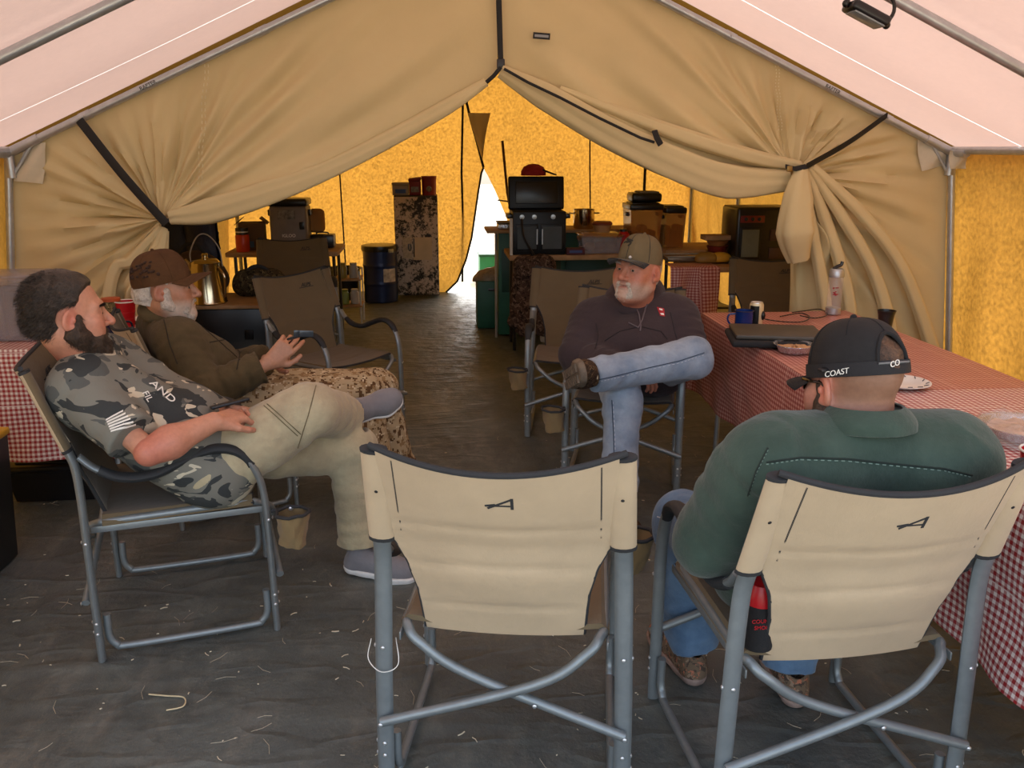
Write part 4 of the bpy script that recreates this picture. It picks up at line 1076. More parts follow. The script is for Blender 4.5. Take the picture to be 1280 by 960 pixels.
M_khakip = cloth_mat('faded_khaki_cotton', '#a2957a', var=.12, wash='#bdb190', crease=.6)
lo, hi = box_of([J[k] for k in ('hipR', 'hipL', 'shR', 'shL', 'elR', 'elL', 'belly', 'neck')], .20)
f = Field(lo, hi, .0075); torso(f, J, .016, belly=(.165, .16, .15), thick=.115, wr=(.004, 5, 1))
for s in 'RL':
    p = J['sh'+s].lerp(J['el'+s], .80); f.cone(J['sh'+s], p, .088, .080, .045, wr=(.003, 3, 1)); u = (J['el'+s]-J['sh'+s]).normalized(); f.limit(p-u*.01, u, .105)
nd = (hm.translation-J['neck']).normalized(); f.limit(J['neck']+nd*.035, nd, .11)
f.ripple(.0028, 30, 2, 6); V, F = f.mesh(); shirt = np_mesh('shirt', [(V, F, 0)], [M_camo], man1, off)
bv = bvh_of(shirt, off)
b = MB()       # flag stripes on the sleeve
for i in range(6):
    y0 = 513+3.9*i; quad_on(bv, [(154-4.2*i, y0), (171-.8*i, y0-1.2+.0*i), (171.3-.8*i, y0+.9), (154-4.2*i+.6, y0+2.3)], 'stripe', M_white, shirt, off, 6, 2, .0025, b) if False else None
    q = quad_on(bv, [(133+1.2*i, 524+2.8*i), (160+3.0*i-6, 513+3.2*i), (160+3.0*i-6, 515.2+3.2*i), (133+1.2*i, 526.2+2.8*i)], 'flag_stripe', M_white, shirt, off, 8, 1, .003)
text_on(bv, 'AND', (203, 490), (210, 496), .042, 'lettering', M_white, shirt, off); text_on(bv, 'FIL', (184, 496), (188, 502), .030, 'lettering', M_white, shirt, off)
b = MB(); b.tube([J['neck']+nd*.03+Vector((.07*math.cos(a), .068*math.sin(a), 0.012*math.cos(a)-.01)) for a in np.linspace(0, 2*math.pi, 25)[:-1]], .009, 8, b=.014, side=(0, 0, 1), closed=True); b.build('collar', M_black, shirt, off=off)
pts = [J[k] for k in ('hipR', 'hipL', 'knR', 'anR', 'knL', 'anL')]; lo, hi = box_of(pts, .16); f = Field(lo, hi, .0075)
leg(f, J, 'L', .008, r=(.108, .085, .080, .078), wr=(.005, 5, 4)); leg(f, J, 'R', .008, r=(.11, .088, .082, .076), wr=(.005, 4, 1)); f.ell((J['hipR']+J['hipL'])/2+Vector((-.03, 0, 0)), (.15, .16, .12), .06)
u = (J['anL']-J['knL']).normalized(); f.limit(J['anL']-u*.01, u, .12); u = (J['anR']-J['knR']).normalized(); f.limit(J['anR']-u*.005, u, .11)
f.ripple(.003, 26, 5, 6); V, F = f.mesh(); tr = np_mesh('trousers', [(V, F, 0)], [M_khakip], man1, off); bv = bvh_of(tr, off)
for pts in ([(330, 507), (345, 520), (372, 545)], [(334, 505), (349, 518), (376, 543)], [(395, 482), (385, 520), (372, 560)]): seam(bv, pts, .0016, 'seam', mat('dark_khaki_seam', '#6d6247', .9, bump=0), tr, off)
M_knit = cloth_mat('grey_knit', '#77767a', .12, crease=.4, weave=300); M_solew = mat('white_rubber', '#d9d8d5', .6, bump=.1)
shoe(man1, _sm(at(430, 712, 3.05)*1.0+Vector((0, 0, 0)), at(512, 726, 2.98), (0, 0, 1)), off, M_knit, M_solew, L=.29)
man1_foot = None
an = J['anR']; shd = (an-J['knR']).normalized(); tdir = Vector((.70, .42, .16)).normalized()
shoe(man1, _sm(an+shd*.085-tdir*.05, an+shd*.085+tdir*.2, -shd), off, M_knit, M_solew, L=.27)
b = MB(); b.tube([J['anL']+Vector((0, 0, .05)), J['anL']+Vector((-.01, 0, -.06))], .043, 14); b.build('sock', mat('dark_sock', '#1f2430', .9, bump=.3, bscale=300), man1, off=off)
# phone held in the hands
b = MB(); c = at(287, 504, 2.73); b.box(c, (.12, .06, .010), rot=(R(-12), R(-8), R(22)), bev=.004); ph = b.build('phone', mat('black_glass', '#08080a', .45, bump=0)); tag(ph, 'black phone held in the hands of the bearded man', 'phone')

# ================= man in the brown cap
J = {}
rD = Vector((.44, -.90, 0)); hD = Vector((.90, .44, 0))
J['hipR'] = at(285, 505, 3.62); J['hipL'] = J['hipR']-rD*.20
J['shR'] = at(222, 428, 3.56); J['shL'] = J['shR']-rD*.40
J['neck'] = (J['shR']+J['shL'])/2+Vector((-.02, 0, .05))
J['belly'] = (J['hipR']+J['hipL'])/2+Vector((-.06, -.02, .13))
J['elR'] = at(258, 492, 3.46); J['wrR'] = at(336, 454, 3.55)
J['elL'] = J['shL']+Vector((.17, .03, -.22)); J['wrL'] = at(338, 450, 3.76)
J['knR'] = at(452, 492, 3.72); J['anR'] = at(470, 600, 3.72); J['knL'] = at(470, 486, 3.93); J['anL'] = at(500, 590, 3.96)
off = Vector((J['hipR'].x, J['hipR'].y+.1, 0))
man2 = thing('person', 'seated older man with white beard in brown cap and olive brown shirt, hands together', 'person', off)
P2 = dict(skin='#b98a6e', red='#a65c48', flush=.4, neck=(0, -.06, -.18), neck_r=.056, nose=1.05, stubble=('#cfc6ba', .75), wide=.97, lip='#9a5f54')
J_skin = P2['skin']
hm = head_frame(at(207, 360, 3.70), (.965, .12, .02), (-.04, 0, 1), 1.10)
hd = make_head(man2, off, hm, P2, J['neck']-Vector((0, 0, .05)))
handR = hand(J['wrR'], at(374, 418, 3.60)-J['wrR'], (.05, .95, .1), -1, curl=(.28, .4, .5, .6), thumb=(.6, .0), sc=1.12)
handL = hand(J['wrL'], at(374, 438, 3.66)-J['wrL'], (.05, -.95, .1), 1, curl=(.5, .55, .6, .65), sc=1.1)
body_mesh(man2, off, J, hd, [arm_mesh(J['elR'], J['wrR'], handR, P2, .027, False), arm_mesh(J['elL'], J['wrL'], handL, P2, .027, False)])
eyes(man2, hm, off); M_whair = hair_mat('white_hair', '#b5aca0', '#e6dfd5'); M_wbeard = hair_mat('short_white_beard', '#a79a8c', '#ddd4c8')
def cut2(X, Y, Z):
    ear = .033-np.sqrt((Y+.012)**2+((Z+.004)/1.15)**2)+(np.abs(X) < .05)*(-1)
    return np.maximum.reduce([Z-.06, -.062-.25*(Y+.05)-Z, ear, Y-.022, np.where(Y > -.03, -.035-Z, -1)])
hair_cap(man2, hm, off, M_whair, cut2, g=.001)
bd = beard_mesh(man2, hm, off, M_wbeard, g=-.0055, long=.002, name='beard'); fur(bd, off, hm, man2, M_wbeard, 1600, .006, .0005, (0, .3, -.9), 4, 'beard_hairs'); brows(man2, hm, off, M_whair, 6, 120, .012)
M_capb = cloth_mat('brown_cap_cotton', '#4b3320', .12, wash='#5b4029', sheen=0)
cp_, cmt, dome = cap(man2, hm, off, M_capb, M_capb, 1.02, .17, lift=.004)
b = MB()        # darker print patch on the side panel
for k in range(40):
    a = random.uniform(-1.05, .15); t = random.uniform(.22, .8); b.ball(cmt @ dome(a, t, .0006), (.007, .007, .005), 6)
b.build('dark_print', mat('dark_brown_print', '#38251b', .9, bump=0), cp_, off=off)['kind'] = 'stuff'
M_olive = cloth_mat('olive_brown_twill', '#4d422c', .1, crease=.6, wash='#5b4f37', sheen=.05)
lo, hi = box_of([J[k] for k in ('hipR', 'hipL', 'shR', 'shL', 'elR', 'elL', 'wrR', 'wrL', 'neck')], .18)
f = Field(lo, hi, .0075); torso(f, J, .014, belly=(.14, .14, .15), thick=.10, wr=(.005, 4, 2), k=.06)
for s, q in (('R', 0), ('L', 1)):
    sleeve(f, J, s, .016, r=(.074, .066, .058, .05), wr=(.007, 4, q), end=1.0); u = (J['wr'+s]-J['el'+s]).normalized(); f.limit(J['wr'+s]-u*.03, u, .10)
nd = (hm.translation-J['neck']).normalized(); f.limit(J['neck']+nd*.06, nd, .13); f.ripple(.0035, 30, 8, 6); V, F = f.mesh(); shirt = np_mesh('shirt', [(V, F, 0)], [M_olive], man2, off); bv = bvh_of(shirt, off)
def collar(par, off, c, nd, r, m, open_dir, name='collar', h=.045):
    """turned-down shirt collar, open towards open_dir"""
    nd = Vector(nd).normalized(); od = Vector(open_dir); od = (od-nd*od.dot(nd)).normalized(); sd_ = nd.cross(od); b = MB()
    def fn(u, v):
        a = .32+(2*math.pi-.64)*u; d = od*math.cos(a)+sd_*math.sin(a); p = c+d*(r*(1+.0*v)+.028*v)+nd*(.03-h*v-.05*max(0, math.cos(a))*v)+d*.01*math.sin(math.pi*v); return (p, (d+nd*.4).normalized())
    b.shell(fn, 36, 8, .005); return b.build(name, m, par, off=off)
collar(shirt, off, J['neck']+nd*.055, nd, .072, M_olive, hD)
M_dolive = mat('dark_olive_seam', '#2c2517', .9, bump=0)
for pts in ([(252, 408), (272, 425), (300, 450)], [(262, 428), (285, 424), (300, 440), (296, 462)], [(205, 400), (212, 430), (222, 455)]): seam(bv, pts, .0022, 'seam', M_dolive, shirt, off)
q = quad_on(bv, [(252, 395), (268, 397), (266, 401), (251, 399)], 'sewn_emblem', M_black, shirt, off, 6, 2)
M_desert = camo_mat('desert_digital_camouflage', ['#ab9877', '#8d7350', '#5b4229', '#c6b697'], 30, True)
lo, hi = box_of([J[k] for k in ('hipR', 'hipL', 'knR', 'knL', 'anR', 'anL')], .15); f = Field(lo, hi, .0075)
leg(f, J, 'R', .008, r=(.105, .086, .082, .078), wr=(.006, 4, 2)); leg(f, J, 'L', .008, r=(.105, .086, .082, .078), wr=(.006, 4, 5)); f.ell((J['hipR']+J['hipL'])/2, (.15, .15, .11), .06); f.ripple(.0035, 28, 4, 6)
V, F = f.mesh(); np_mesh('trousers', [(V, F, 0)], [M_desert], man2, off)
M_tanboot = mat('tan_suede', '#8a6d4c', .9); M_dsole = mat('dark_rubber', '#1c1b1a', .7)
for s in 'RL':
    a = J['an'+s]; shoe(man2, _sm((a.x-.05, a.y, .0), (a.x+.2, a.y-.03, .0), (0, 0, 1)), off, M_tanboot, M_dsole, boot=True, lace=M_thread)
b = MB(); b.tube([at(360, 424, 3.55), at(370, 421, 3.50), at(380, 418, 3.46)], [.006, .008, .006], 8); c = at(383, 417, 3.45)
b.box(c, (.055, .006, .026), bev=.002, rot=(0, .1, .3)); b.box(c+Vector((-.03, .03, -.005)), (.05, .006, .026), bev=.002, rot=(0, .1, .3))
o = b.build('sunglasses', mat('smoke_lens', '#39424a', .2, bump=0)); tag(o, 'folded dark sunglasses held by the man in the brown cap', 'sunglasses')

# ================= man in the dark hooded sweatshirt
J = {}
J['hipL'] = Vector((.70, 3.92, .57)); J['hipR'] = Vector((.48, 3.98, .57))
J['shL'] = at(848, 398, 3.92); J['shR'] = at(738, 402, 4.06)
J['neck'] = (J['shR']+J['shL'])/2+Vector((0, 0, .05))
J['belly'] = at(795, 440, 3.86)
J['elL'] = at(862, 440, 3.78); J['elR'] = at(722, 446, 3.90); J['wrL'] = at(812, 462, 3.68); J['wrR'] = at(782, 462, 3.66)
J['knL'] = at(866, 448, 3.56); J['anL'] = at(742, 469, 3.40); J['knR'] = at(778, 500, 3.52); J['anR'] = at(774, 612, 3.38)
off = Vector((.62, 3.95, 0))
man3 = thing('person', 'seated man in a dark hooded sweatshirt and pale jeans, ankle on knee', 'person', off)
P3 = dict(skin='#bd8268', red='#b1503f', flush=.55, neck=(0, -.05, -.17), neck_r=.07, nose=1.08, wide=1.08, jowl=.014, stubble=('#c2b5a6', .6), lip='#a25a50', neckred=.4)
J_skin = P3['skin']
hm = head_frame(at(797, 338, 3.90), (-.72, -.68, .10), (.03, 0, 1), 1.10)
hd = make_head(man3, off, hm, P3, J['neck']-Vector((0, 0, .05)))
handR = hand(J['wrR'], at(812, 470, 3.62)-J['wrR'], (.1, .3, -.9), 1, sc=1.1); handL = hand(J['wrL'], at(788, 476, 3.62)-J['wrL'], (.1, .3, -.9), -1, sc=1.1)
body_mesh(man3, off, J, hd, [arm_mesh(J['elR'], J['wrR'], handR, P3, .029, False), arm_mesh(J['elL'], J['wrL'], handL, P3, .029, False)])
eyes(man3, hm, off, -.3)
M_ghair = hair_mat('grey_hair', '#8d8478', '#cdc3b6'); M_gbeard = hair_mat('grey_goatee', '#a89a8a', '#d8cbbb')
hair_cap(man3, hm, off, M_ghair, cut2, g=.004)
# goatee and moustache
f = Field((-.07, .0, -.16), (.07, .14, -.02), .0032)
f.ell((0, .084, -.106), (.03, .018, .022), .01)
for s in (-1, 1): f.cone((s*.027, .086, -.056), (s*.031, .08, -.10), .010, .012, .015)
f.cone((-.026, .09, -.053), (.026, .09, -.053), .0085, .0085, .01); f.ell((0, .108, -.066), (.02, .016, .008), .005, 'd'); f.ripple(.0016, 190, 5, 8); V, F = f.mesh(); bd = np_mesh('beard', [(xf(V, hm), F, 0)], [M_gbeard], man3, off)
fur(bd, off, hm, man3, M_gbeard, 1500, .008, .0006, (0, .4, -.9), 5, 'beard_hairs'); brows(man3, hm, off, M_ghair, 8, 120, .011)
M_capk = cloth_mat('khaki_cap_cotton', '#6a5e45', .1, sheen=0); M_capd = cloth_mat('black_brim_cotton', '#17171a', .1)
cp_, cmt, dome = cap(man3, hm, off, M_capk, M_capd, 1.0, .10, lift=.012)
b = MB()
for k in range(26):
    a = math.pi/2-.15+random.gauss(0, .13); t = .62+random.gauss(0, .09); b.ball(cmt @ dome(a, t, .001), (.005, .003, .004), 6)
b.build('dark_emblem', mat('dark_emblem_thread', '#2d2a22', .9, bump=0), cp_, off=off)['kind'] = 'stuff'
b = MB(); b.ball(cmt @ dome(math.pi/2+.25, .05, .012)+Vector((0, 0, -.004)), .008, 10); b.build('cap_light', M_alu, cp_, off=off)
M_hood = cloth_mat('dark_plum_fleece', '#3d3335', .1, crease=.45, sheen=.1)
lo, hi = box_of([J[k] for k in ('hipR', 'hipL', 'shR', 'shL', 'elR', 'elL', 'wrR', 'wrL', 'neck')], .2)
f = Field(lo, hi, .0075); torso(f, J, .02, belly=(.175, .14, .15), thick=.125, wr=(.004, 4, 0))
for s, q in (('R', 0), ('L', 1)):
    sleeve(f, J, s, .018, r=(.082, .07, .06, .05), wr=(.006, 4, q), end=1.0); u = (J['wr'+s]-J['el'+s]).normalized(); f.limit(J['wr'+s], u, .09)
nd = Vector((0, -.25, 1)).normalized(); f.limit(J['neck']+nd*.06, nd, .10); f.ripple(.0035, 24, 12, 6); V, F = f.mesh(); hoodie = np_mesh('hooded_sweatshirt', [(V, F, 0)], [M_hood], man3, off); bv = bvh_of(hoodie, off)
# hood lying behind the neck, with its front opening
b = MB(); hc = J['neck']+Vector((0, .0, .055)); fd = Vector((-.4, -.92, 0)).normalized(); sx = fd.cross(Vector((0, 0, 1)))
def hoodp(u, v):
    a = 2*math.pi*u; ba = 2*math.pi*v; back = .5-.5*math.cos(a); Rr = .098+.012*back; rr = .022+.028*back
    p = hc+fd*(math.cos(a)*Rr*1.05)+sx*(math.sin(a)*Rr)+Vector((0, 0, -.05*(.5+.5*math.cos(a))**1.5+.04*back)); o_ = (fd*math.cos(a)+sx*math.sin(a))
    rr *= 1+.12*math.sin(5*a+2*ba); return p+o_*(rr*math.cos(ba))+Vector((0, 0, rr*1.25*math.sin(ba)))
b.grid(hoodp, 48, 18); b.build('hood', M_hood, hoodie, off=off, angle=80)
M_hseam = mat('dark_fleece_seam', '#2c2527', .9, bump=0); M_cord = mat('dark_cord', '#5f565a', .8, bump=.2, bscale=300)
for pts in ([(793, 378), (799, 394), (801, 408), (800, 414)], [(813, 373), (807, 386), (803, 400), (798, 410), (786, 404)]): seam(bv, pts, .0032, 'drawstring', M_cord, hoodie, off, lift=.004)
for p in ((791, 375), (814, 371)):
    h = hit(bv, *p, .003)
    if h: b = MB(); b.ball(h[0], .006, 8); b.build('eyelet', M_alu, hoodie, off=off)
seam(bv, [(756, 426), (775, 414), (800, 408), (826, 414), (834, 424)], .0028, 'pocket_seam', M_hseam, hoodie, off); seam(bv, [(745, 405), (748, 420), (744, 436)], .0022, 'seam', M_hseam, hoodie, off); seam(bv, [(838, 390), (842, 408), (846, 424)], .0022, 'seam', M_hseam, hoodie, off)
M_redp = mat('red_print', '#a8202a', .7, bump=0)
q = quad_on(bv, [(821, 384), (830, 386), (831, 396), (825, 395)], 'chest_emblem', M_redp, hoodie, off, 6, 6, .003)
if q: quad_on(bv, [(824, 386), (828, 387), (828, 389), (824, 388)], 'emblem_print', M_white, q, off, 3, 2, .005); quad_on(bv, [(825, 392), (829, 392), (830, 394.5), (826, 394)], 'emblem_print', M_white, q, off, 3, 2, .005)
def jeans_mat(name, c, hi_):
    return cloth_mat(name, c, .12, crease=.5, wash=hi_, weave=700)
M_pale = jeans_mat('pale_denim', '#778aa0', '#a0b0c0')
lo, hi = box_of([J[k] for k in ('hipR', 'hipL', 'knR', 'knL', 'anR', 'anL')], .15); f = Field(lo, hi, .0075)
leg(f, J, 'R', .004, r=(.10, .082, .078, .072), wr=(.005, 4, 2)); leg(f, J, 'L', .004, r=(.105, .086, .080, .070), wr=(.005, 4, 5)); f.ell((J['hipR']+J['hipL'])/2+Vector((0, .02, 0)), (.17, .15, .11), .06)
for s in 'RL': u = (J['an'+s]-J['kn'+s]).normalized(); f.limit(J['an'+s]+u*.01, u, .11)
f.ripple(.003, 26, 15, 6); V, F = f.mesh(); jn = np_mesh('jeans', [(V, F, 0)], [M_pale], man3, off); bv = bvh_of(jn, off)
M_denimseam = mat('denim_seam', '#c4ccd4', .9, bump=0); M_denimdark = mat('denim_dark_seam', '#39495c', .9, bump=0)
for pts in ([(742, 476), (770, 470), (810, 460), (850, 451), (880, 441)], [(765, 500), (767, 540), (768, 580)]):
    seam(bv, pts, .0022, 'seam', M_denimdark, jn, off); seam(bv, [(x+1.5, y+2.2) for x, y in pts], .0012, 'stitching', M_denimseam, jn, off, dash=True)
M_brownboot = camo_mat('brown_boot_leather', ['#3b2c20', '#57432f', '#2a2119', '#6d573d'], 60)
an = J['anL']; sh_ = (an-J['knL']).normalized(); td = Vector((.05, -.86, .35)).normalized()
shoe(man3, _sm(an+sh_*.12-td*.06, an+sh_*.12+td*.2, -sh_), off, M_brownboot, mat('worn_rubber_sole', '#6b5f50', .8, var=.3, vscale=40, bump=.6, bscale=80), boot=True, lace=M_thread, tread=True, L=.29)
shoe(man3, _sm(Vector((J['anR'].x, J['anR'].y+.06, 0)), Vector((J['anR'].x+.03, J['anR'].y-.2, 0)), (0, 0, 1)), off, M_brownboot, MATS['worn_rubber_sole'], boot=True, lace=M_thread, L=.29)

# ================= man in the green shirt, from behind
J = {}
J['hipL'] = Vector((.45, 1.93, .55)); J['hipR'] = Vector((.66, 1.93, .55))
J['shL'] = at(958, 578, 1.72); J['shR'] = at(1190, 572, 1.74)
J['neck'] = (J['shR']+J['shL'])/2+Vector((0, .0, .055))
J['belly'] = Vector((.57, 1.92, .68))
J['elL'] = at(893, 672, 1.82); J['wrL'] = at(930, 690, 2.02); J['elR'] = J['shR']+Vector((.05, .16, -.20)); J['wrR'] = J['elR']+Vector((-.10, .22, .06))
J['knL'] = at(853, 652, 2.32); J['anL'] = at(866, 800, 2.30); J['knR'] = Vector((.70, 2.24, .53)); J['anR'] = Vector((.66, 2.17, .10))
off = Vector((.57, 1.85, 0))
man4 = thing('person', 'seated man in a dark green shirt, black mesh cap and jeans, seen from behind', 'person', off)
P4 = dict(skin='#c88f78', red='#c0604f', flush=.5, neck=(0, -.05, -.2), neck_r=.066, wide=1.02, fuzz=('#7a5d49', .85), neckred=.65, stubble=('#4c3526', .75))
J_skin = P4['skin']
hm = head_frame(at(1066, 480, 1.79), (-.26, .94, -.20), (.0, .12, 1), 1.05)
hd = make_head(man4, off, hm, P4, J['neck']-Vector((0, 0, .03)))
handR = hand(J['wrR'], (-.5, .8, 0), (0, 0, -1), 1); handL = hand(J['wrL'], (.3, .9, -.1), (.2, 0, -1), 1, curl=(.5, .5, .5, .5))
body_mesh(man4, off, J, hd, [arm_mesh(J['elR'], J['wrR'], handR, P4, .03, False), arm_mesh(J['elL'], J['wrL'], handL, P4, .03, False)])
eyes(man4, hm, off); bd = beard_mesh(man4, hm, off, M_beard1, g=.003, long=.004)
M_bmesh = mat('black_cap_mesh', '#141416', .75, var=.3, vscale=60, bump=.7, bscale=900, bdist=.002)
cp_, cmt, dome = cap(man4, hm, off, M_bmesh, M_black, 1.02, -.06, mesh_back=True)
def cut4(X, Y, Z): return np.maximum.reduce([Z-.118, .03-Z, Y+.03, np.abs(X)-.046])
hair_cap(man4, hm, off, hair_mat('brown_hair', '#2a1d15', '#6b4c37'), cut4, g=.002)
b = MB(); b.tube([cmt @ dome(1.5*math.pi+a, .10+.63*math.sqrt(max(0, 1-(a/.42)**2)), .001) for a in np.linspace(-.42, .42, 40)], .0045, 8); b.build('opening_trim', M_black, cp_, off=off)
b = MB(); b.tube([cmt @ (dome(1.5*math.pi+a, .11, .003)) for a in np.linspace(-.42, .42, 14)], .004, 8, b=.0025); b.build('adjuster_strap', mat('grey_plastic', '#6a6d70', .4, bump=0), cp_, off=off)
# elastic lamp band round the cap
bt = bpy.data.objects.new('headlamp_band', None)
b = MB()
def band(u, v):
    a = 2*math.pi*u; p = dome(a, -.09+.25*v, .0025); return (cmt @ p, (cmt.to_3x3() @ Vector((math.cos(a), math.sin(a), 0))).normalized())
b.shell(band, 72, 3, .003); hb = b.build('headlamp_band', mat('black_elastic', '#1b1b1e', .8, bump=.4, bscale=500), cp_, off=off)
bv = bvh_of(hb, off)
text_on(bv, 'COAST', (1046, 466), (1052, 465), .017, 'lettering', MATS['white_print'], hb, off, .25); text_on(bv, 'CO', (1117, 455), (1120, 454), .017, 'lettering', MATS['white_print'], hb, off, .25)
h = hit(bv, 1032, 462, .003)
if h: b = MB(); b.box(h[0], (.016, .008, .03), bev=.003, rot=frame(h[0], h[1].cross(Vector((0, 0, 1))), (0, 0, 1)).to_3x3()); b.build('buckle', MATS['dark_metal'], hb, off=off)
# wrap-round sunglasses
b = MB()
for s in (-1, 1):
    b.grid(lambda u, v, s=s: hm @ Vector((s*(.004+.062*u), .108-.03*u**2.2, .016-.036*v*(1-.25*u))), 10, 6)
    b.tube([hm @ Vector(p) for p in ((s*.066, .078, .012), (s*.082, .04, .010), (s*.084, .0, .008), (s*.083, -.02, -.004))], .0032, 8)
o = b.build('sunglasses', mat('black_lens', '#1a0f0a', .08, bump=0), man4, off=off)
M_green = cloth_mat('dark_green_cotton', '#33433a', .1, crease=.45, wash='#43544a')
lo, hi = box_of([J[k] for k in ('hipR', 'hipL', 'shR', 'shL', 'elR', 'elL', 'wrR', 'wrL', 'neck')], .19)
f = Field(lo, hi, .0075); torso(f, J, .018, belly=(.18, .15, .16), thick=.115, wr=(.004, 4, 3))
for s, q in (('R', 0), ('L', 1)):
    sleeve(f, J, s, .018, r=(.086, .078, .06, .05), wr=(.006, 3, q), end=1.0); u = (J['wr'+s]-J['el'+s]).normalized(); f.limit(J['wr'+s], u, .1)
nd = Vector((0, .12, 1)).normalized(); f.limit(J['neck']+nd*.06, nd, .10); f.ripple(.0035, 24, 21, 6); V, F = f.mesh(); shirt = np_mesh('shirt', [(V, F, 0)], [M_green], man4, off); bv = bvh_of(shirt, off)
collar(shirt, off, J['neck']+nd*.04, nd, .078, M_green, (-.3, .95, 0), h=.05)
M_gseam = mat('dark_green_seam', '#1f2b25', .9, bump=0); M_gstitch = mat('pale_green_stitch', '#7f9486', .9, bump=0)
for pts in ([(958, 578), (1000, 572), (1060, 574), (1120, 580), (1180, 586), (1215, 594)], [(960, 560), (945, 590), (935, 620)]):
    seam(bv, pts, .0022, 'seam', M_gseam, shirt, off); seam(bv, [(x, y+2.5) for x, y in pts], .0013, 'stitching', M_gstitch, shirt, off, dash=True)
M_jean = jeans_mat('blue_denim', '#47617f', '#6684a3')
lo, hi = box_of([J[k] for k in ('hipR', 'hipL', 'knR', 'knL', 'anR', 'anL')], .15); f = Field(lo, hi, .0075)
leg(f, J, 'R', .004, r=(.10, .082, .078, .074), wr=(.005, 4, 2)); leg(f, J, 'L', .004, r=(.10, .082, .080, .080), wr=(.005, 4, 5)); f.ell((J['hipR']+J['hipL'])/2, (.17, .15, .10), .06)
for s in 'RL': u = (J['an'+s]-J['kn'+s]).normalized(); f.limit(J['an'+s]+u*.01, u, .12)
f.ripple(.003, 26, 31, 6); V, F = f.mesh(); jn = np_mesh('jeans', [(V, F, 0)], [M_jean], man4, off); bv = bvh_of(jn, off)
seam(bv, [(852, 640), (880, 690), (905, 735)], .0022, 'seam', M_denimdark, jn, off); seam(bv, [(822, 646), (835, 650)], .0016, 'stitching', M_denimseam, jn, off)
M_hiker = camo_mat('brown_hiker_mesh', ['#6b5a49', '#8a7663', '#4b4038', '#a86a52'], 45); M_hsole = mat('grey_pink_sole', '#8f7a70', .8, var=.3, vscale=30)
for s, hx, tx in (('L', (-.0, -.09), (-.06, .19)), ('R', (0, -.09), (.03, .19))):
    a = J['an'+s]; shoe(man4, _sm((a.x+hx[0], a.y+hx[1], 0), (a.x+tx[0], a.y+tx[1], 0), (0, 0, 1)), off, M_hiker, M_hsole, lace=M_thread, L=.31)
# ------------------------------------------------------------------ tables, cloths and everything on them
def atz(px, py, z):
    d = at(px, py, 5.0)-CAM; return CAM+d*((z-CAM.z)/d.z)
def gingham_mat(name, red, pale, period=.021):
    t = NT(name); uv = t.new('TexCoord').outputs['UV']; sp = t.new('SeparateXYZ'); t.link(uv, sp.inputs[0]); st = []
    for i in (0, 1):
        m = t.math('FRACT', t.math('DIVIDE', sp.outputs[i], period)); st.append(t.math('GREATER_THAN', m, .5))
    k = t.math('MULTIPLY', t.math('ADD', st[0], st[1]), .5)
    r, p = hexc(red), hexc(pale); mid = tuple((a*1.1+b_*.55)/1.6 for a, b_ in zip(r, p))
    c = t.ramp(k, [(0, p), (.34, mid), (.8, r)], 'CONSTANT').outputs[0]
    cr = [t.math('LESS_THAN', t.math('FRACT', t.math('ADD', t.math('DIVIDE', sp.outputs[i], .235), .37)), .016) for i in (0, 1)]      # worn fold creases
    t.base(t.mix(t.math('MULTIPLY', t.math('MAXIMUM', cr[0], cr[1]), .75), c, p))
    n = t.noise(t.coord(), 14, 4); t.set(Roughness=.38); t.bump(n.outputs[0], .35, .012); t.b.inputs['Specular IOR Level'].default_value = .45; return t.m
M_ging = gingham_mat('red_gingham_vinyl', '#9c2a2c', '#eadfd8')
M_gingr = gingham_mat('dull_red_gingham_vinyl', '#94392f', '#d6a898', .019)
M_ply = mat('pale_plywood', '#a07d55', .7, var=.2, vscale=14, bump=.2); M_blackp = mat('black_plastic', '#151517', .3, bump=0); M_tabletop = mat('grey_white_table', '#b9b7b0', .6)
def tablecloth(name, label, cx, cy, a, b_, z, drop, m, seed=0, drops=(1, 1, 1, 1)):
    """drops: length factor on -x, +x, -y, +y sides"""
    mb = MB(); n = 46; s0, s1 = -a-drop*drops[0], a+drop*drops[1]; t0, t1 = -b_-drop*drops[2], b_+drop*drops[3]
    def ax(lo, hi, h):
        k = sorted(set([round(v, 4) for v in list(np.linspace(lo, -h, 12))+list(np.linspace(-h, h, 30))+list(np.linspace(h, hi, 12))])); return k
    S, T = ax(s0, s1, a), ax(t0, t1, b_); V = []; UV = []
    for t in T:
        for s in S:
            ox = max(0, abs(s)-a); oy = max(0, abs(t)-b_); dr = max(ox, oy); mn = min(ox, oy)
            sx, sy = (1 if s > 0 else -1), (1 if t > 0 else -1)
            x = max(-a, min(a, s)); y = max(-b_, min(b_, t)); w = dr/drop
            out = .006+.012*w*(1+math.sin((s+t)*13+seed)+.5*math.sin((s-t)*23+seed*2))
            if ox > 0: x += sx*(out+mn*.30)
            if oy > 0: y += sy*(out+mn*.30)
            zz = z+.004-max(0, dr-.0)+.0012*math.sin(9*s+seed)*math.sin(7*t) if dr > 0 else z+.004+.0012*math.sin(9*s+seed)*math.sin(7*t)
            V.append((cx+x, cy+y, zz)); UV.append((s+5, t+5))
    N = len(S); mb.add(V, [(j*N+i, j*N+i+1, (j+1)*N+i+1, (j+1)*N+i) for j in range(len(T)-1) for i in range(N-1)]); mb.uv = UV
    o = mb.build(name, m, angle=50); return tag(o, label, 'tablecloth')
